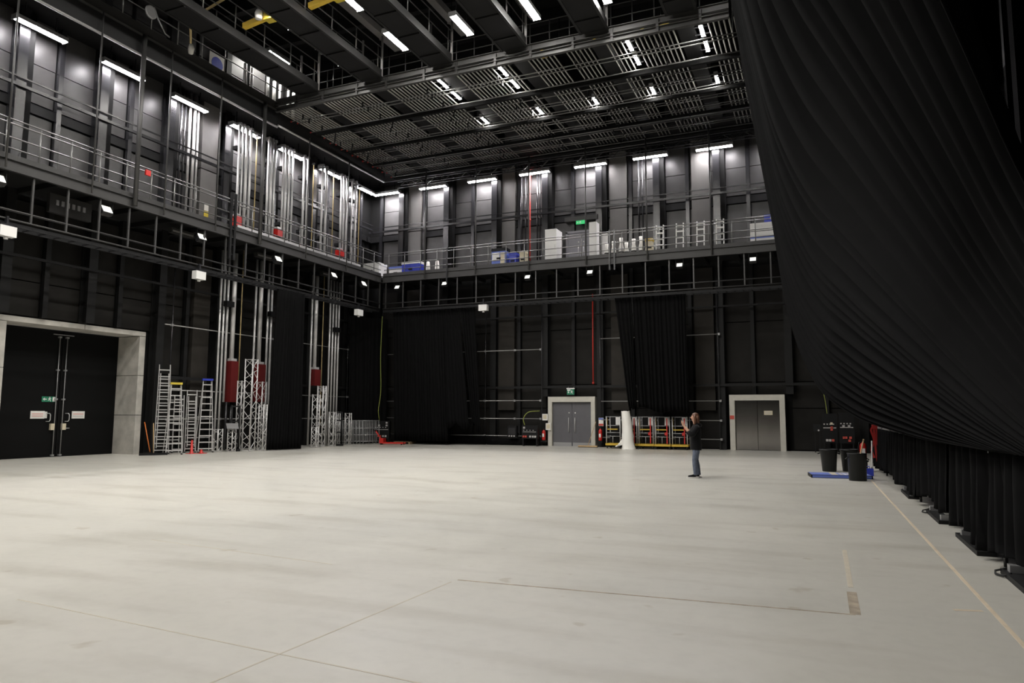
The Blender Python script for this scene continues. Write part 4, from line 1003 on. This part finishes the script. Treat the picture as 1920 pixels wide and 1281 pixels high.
def power(label, loc, rz, w_, h_, spec, seed, leg=.25):
    rnd = random.Random(seed); t = thing('power_box', label, 'power box', loc, rz)
    MB().box(-w_/2,-.16,leg,w_/2,.12,leg+h_).build('cabinet','black',t)
    MB().box(-w_/2+.04,-.13,0,-w_/2+.09,.1,leg).box(w_/2-.09,-.13,0,w_/2-.04,.1,leg).build('leg','steel_dk',t)
    for (u, z, mt) in spec:
        MB().box(u-.05,-.20,leg+z-.05,u+.05,-.16,leg+z+.05).build('socket',mt,t)
    MB().box(-w_*.42,-.175,leg+h_*.5,w_*.42,-.16,leg+h_*.53).build('breaker_row','socket',t)
    for k in range(4): MB().box(-w_*.4+w_*.2*k,-.18,leg+h_*.62,-w_*.4+w_*.2*k+.06,-.16,leg+h_*.66).build('breaker','socket',t)
    return t
power('black power box with red and grey sockets in the back left corner', (-23.0, 34.6, 0), .25, .8, 1.0, [(-.25,.15,'socketred'),(-.12,.15,'socketred'),(.05,.15,'socket'),(.2,.15,'socket'),(.25,.9,'socket'),(-.2,.75,'socket'),(.25,.75,'socket')], 1)
power('black power box with red sockets left of the grey double door', (-14.15, BY-1.15, 0), 0, .9, .7, [(-.33,.12,'socketred'),(-.2,.12,'socketred'),(.05,.12,'socket'),(.2,.12,'socket'),(.33,.12,'socket'),(-.3,.58,'socket')], 2, .38)
t = thing('wall_panel_box', 'black connector box left of the power box by the grey door', 'connector box', (-15.2, BY-1.1, .45)); MB().box(-.26,-.12,0,.26,.1,.6).build('housing','black',t); MB().box(-.2,-.135,.14,.2,-.12,.5).build('cover','steel',t)
for u in (-.14,.0,.14): MB().tube((u,-.17,.06),(u,-.12,.06),.04,8).build('connector','socket',t)
MB().box(-.2,.1,.1,.2,.36,.2).build('bracket','steel_dk',t)
power('left black power box with grey sockets behind the bins', (.32, 35.0, 0), 0, .62, 1.3, [(-.12,.12,'socket'),(0,.12,'socket'),(.12,.12,'socketred'),(.08,.86,'cream'),(.08,.68,'socketred'),(.08,.6,'socketred')], 3, .45)
power('right black power box with red sockets behind the bins', (1.0, 34.9, 0), 0, .62, 1.35, [(-.12,.25,'socketred'),(-.04,.25,'socketred'),(.14,.25,'socketred'),(.1,.12,'socketred'),(-.12,.75,'socket'),(.1,.75,'socket')], 4, .45)
t = thing('connector_box', 'small dark connector box on a bracket left of the power boxes', 'connector box', (-.2, 35.2, .95)); MB().box(-.16,-.08,0,.16,.08,.32).build('housing','steel_dk',t); MB().tube((.06,-.12,.05),(.06,-.08,.05),.04,8).build('connector','socket',t); MB().box(-.12,-.03,-1.0,-.08,.03,0).box(.08,-.03,-1.0,.12,.03,0).build('leg','steel_dk',t)
def cable(name, label, pts, r, mt):
    o = MB().path(bez([Vector(p)-Vector(pts[0]) for p in pts], 24), r).build(name, mt, None, pts[0]); return tag(o, label, 'cable')
cable('earth_cable', 'long yellow green cable dropping into the back left power box', [(-23.25,34.6,7.3),(-23.3,34.6,5),(-23.2,34.55,3),(-23.3,34.5,1.9),(-23.25,34.55,1.26)], .022, 'greencable')
cable('earth_cable', 'yellow green cable looping up beside the grey door power box', [(-14.45,BY-1.25,1.08),(-14.5,BY-1.3,1.45),(-14.25,BY-1.2,1.78),(-13.75,BY-.85,1.85)], .022, 'greencable')
cable('earth_cable', 'yellow green cable dropping to the power boxes behind the bins', [(.12,35.0,4.0),(.1,35.0,3),(.2,34.95,2.2),(.25,34.98,1.56)], .018, 'greencable')
# bins, mat, extinguisher, straps on the right
def bin_(label, loc, r0, r1, h, src=None):
    if src: return dup(src, loc, 0, label)
    t = thing('waste_bin', label, 'bin', loc, 0, 'black waste bins on the right')
    MB().lathe([(0,0),(r0,0),(r0+.01,.02),(r1-.012,h-.06),(r1+.012,h-.055),(r1+.012,h),(r1-.012,h),(r1-.02,h-.02),(r0-.02,.03),(0,.03)],n=28).build('tub','bin',t)
    for s in (-1,1): MB().path([(s*(r1-.01),-.08,h-.12),(s*(r1+.05),-.07,h-.14),(s*(r1+.05),.07,h-.14),(s*(r1-.01),.08,h-.12)],.014).build('handle','bin',t)
    return t
b1 = bin_('left black waste bin standing behind the blue floor box', (.16, 23.5, 0), .185, .25, .66)
bin_('middle black waste bin partly hidden by the front bin', (.72, 23.75, 0), 0, 0, 0, b1)
b3 = thing('waste_bin', 'front black waste bin nearest the drapes, with a pole in it', 'bin', (.80, 20.5, 0), 0, 'black waste bins on the right')
MB().lathe([(0,0),(.205,0),(.21,.02),(.222,.66),(.235,.665),(.235,.70),(.215,.70),(.2,.66),(.19,.03),(0,.03)],n=28).build('tub','bin',b3)
for s in (-1,1): MB().path([(s*.215,-.08,.58),(s*.27,-.07,.54),(s*.27,.07,.54),(s*.215,.08,.58)],.014).build('handle','bin',b3)
o = MB().tube((0,0,.04),(.24,.05,1.05),.018,8).build('broom_pole','wood',None,(.74,20.55,0)); tag(o,'pale wooden pole standing in the front black bin','pole')
MB().tube((.235,.049,1.02),(.242,.0505,1.06),.021,8).build('grip','wood',o)
t = thing('floor_box', 'flat blue printed box on the floor in front of the bins', 'box', (.02, 21.35, 0), .12)
MB().box(-.38,-.42,0,1.12,.42,.085).build('body','black',t); MB().box(-.36,-.40,.085,1.1,.40,.09).build('top_panel','blue2',t)
MB().box(-.35,-.428,.012,1.09,-.42,.075).build('front_panel','blue2',t)
MB().box(.14,-.38,.09,.30,.34,.093).build('printed_panel','cream',t)
rnd = random.Random(5)
for k in range(4):
    MB().box(.36+.1*k,-.34,.09,.43+.1*k,.2,.093).build('printed_panel','paper' if k % 2 else 'cream',t)
extinguisher((1.12, 24.1, .32), 'red fire extinguisher standing beside the red straps behind the front bin', .55)
t = thing('extinguisher_stand', 'low black stand under the extinguisher by the red straps', 'stand', (1.12, 24.1, 0)); MB().box(-.13,-.13,.28,.13,.13,.32).build('shelf','black',t); MB().box(-.1,-.1,0,-.06,.1,.28).box(.06,-.1,0,.1,.1,.28).build('leg','black',t)
def straps():
    t = thing('webbing_strap', 'bundle of red webbing straps hung over the far end of the rail', 'strap', (1.42, 23.2, 0))
    for k, (dx, a) in enumerate([(-.10,.05),(-.02,.0),(.05,-.03)]):
        pts = bez([(dx*.4,0,1.36),(dx-.02,-.05,1.25),(dx+a,-.06,.95),(dx-a*.6,-.06,.7),(dx+.04,-.06,.45-.1*k)], 14)
        mb = MB()
        for p, q in zip(pts[:-1], pts[1:]): mb.bar(p, q, .055, .008, (0,1,0))
        mb.build('strap_tail','redstrap',t)
    MB().box(-.09,-.07,1.28,.05,.05,1.40).build('knot','redstrap',t)
straps()
t = thing('plastic_jug', 'dark blue plastic jug on the floor behind the front bin', 'jug', (1.17, 22.3, 0)); MB().box(-.1,-.07,0,.1,.07,.2).build('body','blue',t); MB().lathe([(0,0),(.03,0),(.03,.05),(0,.05)],n=10).build('cap','paper',t,(.04,0,.2)); MB().path([(-.08,0,.19),(-.08,0,.25),(0,0,.26),(.01,0,.2)],.012).build('handle','blue',t)
o = MB().tube((0,0,0),(.03,.02,.95),.02,8).build('white_pole','white',None,(1.27,22.9,0)); tag(o,'short white pole leaning on the rail beside the red straps','pole'); MB().tube((0,0,0),(.003,.002,.06),.026,8).build('foot','black',o)
o = MB().box(-.14,-.09,0,.14,.09,.006).build('paper_scrap','paper',None,(1.33,20.4,0)); tag(o,'scrap of white paper on the floor by the far short drapes','paper')

# ------------------------------------------------------------------ trolley row and foam roll
def trolley(label, loc, redcol, src=None):
    t = thing('rack_trolley', label, 'trolley', loc, 0, 'yellow based rack trolleys by the back wall')
    W = .39
    MB().box(-W,-.42,.15,W,.42,.25).build('base','yellow',t)
    for x in (-.32,.32):
        for yv in (-.34,.34):
            c = MB().box(x-.03,yv-.03,.1,x+.03,yv+.03,.15).build('castor','black',t); MB().tube((x-.02,yv,.055),(x+.02,yv,.055),.055,10).build('wheel','rubber',c)
    for x in (-W+.04,W-.04):
        for yv in (-.36,.36): MB().tube((x,yv,.25),(x,yv,1.58),.025,8).build('post','alu',t)
    for z in (1.56,1.13,.78,.6):
        MB().tube((-W+.04,-.36,z),(W-.04,-.36,z),.02,6).build('cross_tube','alu_dk',t)
    MB().box(-.3,-.38,.92,.22,-.30,.97).build('shelf_edge','yellow',t)
    MB().box(-W+.02,-.30,1.0,-W+.07,-.24,1.5).build('side_strip','yellow',t)
    MB().box(-.28,.1,1.16,.06,.14,1.53).build('back_panel','black',t); MB().box(.06,-.1,1.16,.26,-.05,1.56).build('card_panel','white',t)
    MB().box(-.3,.1,.27,.22,.14,.56).build('lower_panel','black',t); MB().tube((-.02,-.36,.25),(-.02,-.36,.6),.012,6).build('cross_tube','alu',t)
    MB().box(-.3,-.2,.64,.3,.3,.74).build('tray','black',t)
    if redcol:
        MB().box(.2,-.40,.28,.25,-.385,1.5).build('strap','redstrap',t); MB().box(.12,-.42,.68,.26,-.385,.82).build('strap_bundle','redstrap',t)
    return t
for i, x in enumerate((-9.52, -8.68, -7.88, -7.08, -6.25)):
    trolley('%s yellow based rack trolley from the left in the row by the back wall' % ORD[i], (x, 35.0, 0), i > 0)
t = thing('foam_roll', 'tall crumpled roll of white foam sheet standing before the trolleys', 'roll', (-8.62, 34.1, 0))
rows = []
prof = [(0,.02,.27),(.12,.01,.25),(.28,-.02,.245),(.45,-.03,.235),(.62,-.03,.25),(.85,-.04,.235),(1.1,-.05,.24),(1.4,-.08,.235),(1.75,-.12,.225),(1.84,-.13,.225)]
for z, dx, r in prof:
    r *= 1.25-.36*z/1.84; rows.append([(dx+r*math.cos(2*PI*j/28)*(1+.05*math.sin(3*j+z*9)), r*math.sin(2*PI*j/28)*(1+.05*math.cos(2*j+z*11)), z+.015*math.sin(j)) for j in range(29)])
MB().grid(rows).build('sheet_roll','whitefab',t)
MB().lathe([(.04,0),(.18,0),(.18,.005),(.04,.005)],n=20).build('end_spiral','whitefab',t,(-.13,0,1.8))
rows = []
for k in range(9):
    v = k/8; rows.append([(-.16-.42*v+.1*u*v, -.20+.05*math.sin(u*6+v*3)-.1*v+.28*u*(1-v*.4), (.25+.55*u)*(1-v)+(.10+.12*u)*v+.02*math.sin(u*9)) for u in [j/10 for j in range(11)]])
o = MB().grid(rows).build('loose_flap','whitefab',t); o.modifiers.new('sheet_thickness','SOLIDIFY').thickness = .02
# ------------------------------------------------------------------ floor markings
def strip(name, label, p, q, w_, mt, z=.0015, cat='floor tape', grp=None):
    p, q = Vector((*p, 0)), Vector((*q, 0)); m = (p+q)/2; o = MB().bar(p-m+Vector((0,0,z/2)), q-m+Vector((0,0,z/2)), w_, z).build(name, mt, None, m); return tag(o, label, cat, grp)
strip('floor_tape', 'long pale pink tape line along the right side of the floor', (1.12, 20.8), (1.31, 4.2), .036, 'tape')
strip('floor_tape', 'thin dark tape residue line running across the near floor', (-3.4, 6.5), (.2, 6.76), .028, 'mark')
strip('floor_tape', 'short broad brown tape residue strip meeting the thin dark line', (.2, 6.77), (.2, 7.6), .085, 'mark')
strip('floor_tape', 'faint brown tape strip continuing away from the broad brown one', (.2, 7.8), (.2, 9.9), .05, 'faint')
strip('floor_tape', 'ochre tape scrap beside the pink line', (.98, 7.28), (1.2, 7.34), .05, 'tape')
strip('floor_tape', 'faint tan floor line crossing the lower left foreground', (-6.6, 4.22), (-2.0, 3.95), .014, 'faint')
strip('floor_tape', 'faint tan floor line running away from the lower left foreground', (-3.53, 2.6), (-3.42, 6.4), .014, 'faint')
strip('floor_tape', 'faded short line on the floor left of centre', (-8.1, 6.85), (-5.0, 6.58), .016, 'faint')

# ------------------------------------------------------------------ the person
def skin_mesh(verts, edges, radii, sub=2, root=0):
    me = bpy.data.meshes.new('tmp'); me.from_pydata([Vector(v) for v in verts], edges, []); ob = bpy.data.objects.new('tmp', me); C.objects.link(ob)
    md = ob.modifiers.new('skin', 'SKIN'); md.use_smooth_shade = True
    lay = me.skin_vertices[0].data if me.skin_vertices else None
    if lay is None:
        bm = bmesh.new(); bm.from_mesh(me); bm.verts.layers.skin.verify(); bm.to_mesh(me); bm.free(); lay = me.skin_vertices[0].data
    for i, r in enumerate(radii):
        lay[i].radius = r if isinstance(r, tuple) else (r, r); lay[i].use_root = (i == root)
    sb = ob.modifiers.new('sub', 'SUBSURF'); sb.levels = sub; sb.render_levels = sub
    dg = bpy.context.evaluated_depsgraph_get(); dg.update()
    out = bpy.data.meshes.new_from_object(ob.evaluated_get(dg)); bpy.data.objects.remove(ob); bpy.data.meshes.remove(me)
    return out
def skinned(name, mt, parent, verts, edges, radii, sub=2):
    me = skin_mesh(verts, edges, radii, sub); me.name = name; me.materials.clear(); me.materials.append(M[mt])
    for p in me.polygons: p.use_smooth = True
    o = bpy.data.objects.new(name, me); C.objects.link(o); o.parent = parent; return o
def person():
    t = thing('person', 'person in black hoodie and blue grey jeans holding up a phone on the open floor', 'person', (-3.11, 19.5, 0), .28)
    # faces -x; left/right is y.  joints
    V = []; E_ = []; R = []
    def add(p, r, par=None):
        V.append(p); R.append(r)
        if par is not None: E_.append((par, len(V)-1))
        return len(V)-1
    pel = add((0.01,0,.86), .09); wa = add((0.0,0,1.02),.085,pel); ch = add((.015,0,1.22),.095,wa); ub = add((.022,0,1.34),.08,ch); nk = add((.01,0,1.43),.05,ub); nk2 = add((-.01,0,1.49),.047,nk)
    hd1 = add((-.025,0,1.545),(.07,.078),nk2); hd2 = add((-.02,0,1.61),(.078,.088),hd1); hd3 = add((-.012,0,1.665),(.055,.062),hd2)
    legs = []
    for s, fx in ((-1,-.06),(1,.05)):
        h = add((.015,s*.075,.80),.07,pel); k = add((fx*.5-.015,s*.085,.46),.045,h); c = add((fx*.8+.02,s*.088,.30),.045,k); a = add((fx+.03,s*.09,.085),.036,c); hl = add((fx+.02,s*.09,.045),.036,a); to = add((fx-.15,s*.10,.03),.028,hl)
    hands = []
    for s in (-1,1):
        sh = add((.02,s*.15,1.335),.046,ub); el = add((-.10,s*.20,1.13),.036,sh); mid = add((-.19,s*.15,1.24),.037,el); wr = add((-.285,s*.075,1.36),.025,mid); pm = add((-.315,s*.058,1.405),(.026,.032),wr); pk = add((-.33,s*.052,1.445),(.02,.032),pm)
        for f_ in range(4):
            ox = .012-.022*f_
            b = add((-.335+ox*.2,s*.050,1.43+.016*f_),.0095,pm if f_ < 2 else pk); m_ = add((-.355,s*.045,1.45+.017*f_),.009,b); e = add((-.362,s*.012,1.455+.017*f_),.008,m_)
        th = add((-.30,s*.045,1.43),.011,pm); th2 = add((-.30,s*.03,1.465),.009,th)
    body = skinned('body','skin',t,V,E_,R,1)
    # nose, ears, eyes, mouth
    def blob(name, mt, c, r):
        mb = MB(); n = 10; pr = []
        for i in range(7):
            a = -PI/2+PI*i/6; pr.append((max(math.cos(a),1e-6), math.sin(a)))
        mb.lathe([(p, z*r[2]) for p, z in pr], (0,0,0), n, r[0], r[1]); return mb.build(name, mt, t, c)
    blob('nose','skin',(-.102,0,1.588),(.018,.012,.02))
    for s in (-1,1):
        blob('ear','skin',(-.005,s*.086,1.595),(.02,.010,.03)); blob('eye','paper',(-.085,s*.031,1.612),(.007,.012,.007)); blob('iris','black',(-.0905,s*.031,1.612),(.003,.006,.006)); blob('eyebrow','hair',(-.088,s*.031,1.638),(.008,.018,.004))
    blob('mouth','lip',(-.094,0,1.553),(.006,.022,.006))
    # hair: cap over the skull, falling to the shoulders
    rows = []
    for i in range(13):
        th = PI*i/12*.92; row = []
        for j in range(25):
            ph_ = 2*PI*j/24; x, y_, z = math.sin(th)*math.cos(ph_), math.sin(th)*math.sin(ph_), math.cos(th)
            px, py, pz = .012+.104*x, .093*y_, 1.612+.112*z
            if x < -.35 and z < .45: px, py, pz = -.03+.05*x, .062*y_, pz          # tucked behind the face
            w_ = 1+.02*math.sin(9*ph_); row.append((px*w_, py*w_, pz))
        rows.append(row)
    hr = MB().grid(rows)
    hr.loft([(.045,0,1.63),(.062,0,1.55),(.072,0,1.46),(.082,0,1.38),(.08,0,1.34)], [(.06,.094),(.06,.10),(.05,.098),(.035,.08),(.012,.05)])
    for s in (-1,1): hr.loft([(-.02,s*.07,1.66),(-.005,s*.09,1.58),(.0,s*.095,1.50),(-.015,s*.088,1.42),(-.03,s*.08,1.37)], [.02,(.04,.02),(.04,.022),(.026,.018),.006], 10)
    hr.build('hair','hair',t)
    hd = MB()
    hd.loft([(.01,0,.735),(.012,0,.76),(.008,0,.90),(.0,0,1.03),(.01,0,1.18),(.02,0,1.28),(.024,0,1.35),(.02,0,1.40),(.01,0,1.435)],
            [(.140,.165),(.150,.175),(.150,.175),(.142,.168),(.148,.178),(.135,.185),(.108,.165),(.078,.105),(.062,.07)], 20)
    for s in (-1,1):
        hd.loft([(.022,s*.13,1.345),(.01,s*.185,1.31),(-.04,s*.205,1.22),(-.095,s*.208,1.13),(-.12,s*.200,1.125),(-.155,s*.178,1.185),(-.185,s*.156,1.228)], [.075,.078,.070,.062,.060,.055,.050], 12, (1,0,0) if 0 else (0,0,1))
    hd.build('hoodie','hoodie',t)
    hh = MB().loft([(.0,-.085,1.41),(.06,-.085,1.415),(.115,-.05,1.40),(.13,0,1.385),(.115,.05,1.40),(.06,.085,1.415),(.0,.085,1.41)], [.02,.036,.046,.05,.046,.036,.02], 10, (0,0,1)); hh.build('hood','hoodie',t)
    jn = MB().loft([(.012,0,.93),(.012,0,.86),(.014,0,.78),(.012,0,.74)], [(.115,.15),(.125,.165),(.118,.168),(.09,.15)], 18)
    for s, fx in ((-1,-.06),(1,.05)):
        jn.loft([(.014,s*.078,.82),(.014+fx*.15,s*.082,.68),(fx*.5-.01,s*.086,.47),(fx*.75+.01,s*.088,.33),(fx+.03,s*.09,.12),(fx+.03,s*.09,.075)], [(.098,.082),(.090,.076),(.066,.060),(.064,.058),(.050,.048),(.052,.05)], 14)
    jn.build('jeans','jeans',t)
    for s, fx in ((-1,-.06),(1,.05)):
        sh = skinned('shoe','hoodie',t,[(fx+.055,s*.09,.062),(fx+.0,s*.092,.062),(fx-.09,s*.098,.048),(fx-.165,s*.102,.04)],[(0,1),(1,2),(2,3)],[(.045,.04),(.048,.042),(.042,.034),(.03,.026)],2)
        mb = MB(); pr = [(fx+.10,-.035),(fx+.11,0),(fx+.10,.035),(fx+.0,.045),(fx-.1,.048),(fx-.18,.035),(fx-.20,0),(fx-.18,-.035),(fx-.1,-.048),(fx,-.045)]
        n = len(pr); mb.v = [(x, s*.098+y_, .0) for x, y_ in pr]+[(x, s*.098+y_, .03) for x, y_ in pr]; mb.face(list(range(n-1,-1,-1))); mb.face(list(range(n,2*n)))
        for i in range(n): mb.face([i,(i+1)%n,n+(i+1)%n,n+i])
        mb.build('sole','shoewhite',sh)
    ph = thing('phone', 'dark phone held up in both hands by the person', 'phone', t.matrix_basis @ Vector((-.375,0,1.40)), .28)
    MB().box(-.006,-.04,0,.006,.04,.155).build('case','black',ph); MB().box(.006,-.036,.006,.0075,.036,.149).build('screen','steel',ph)
person()
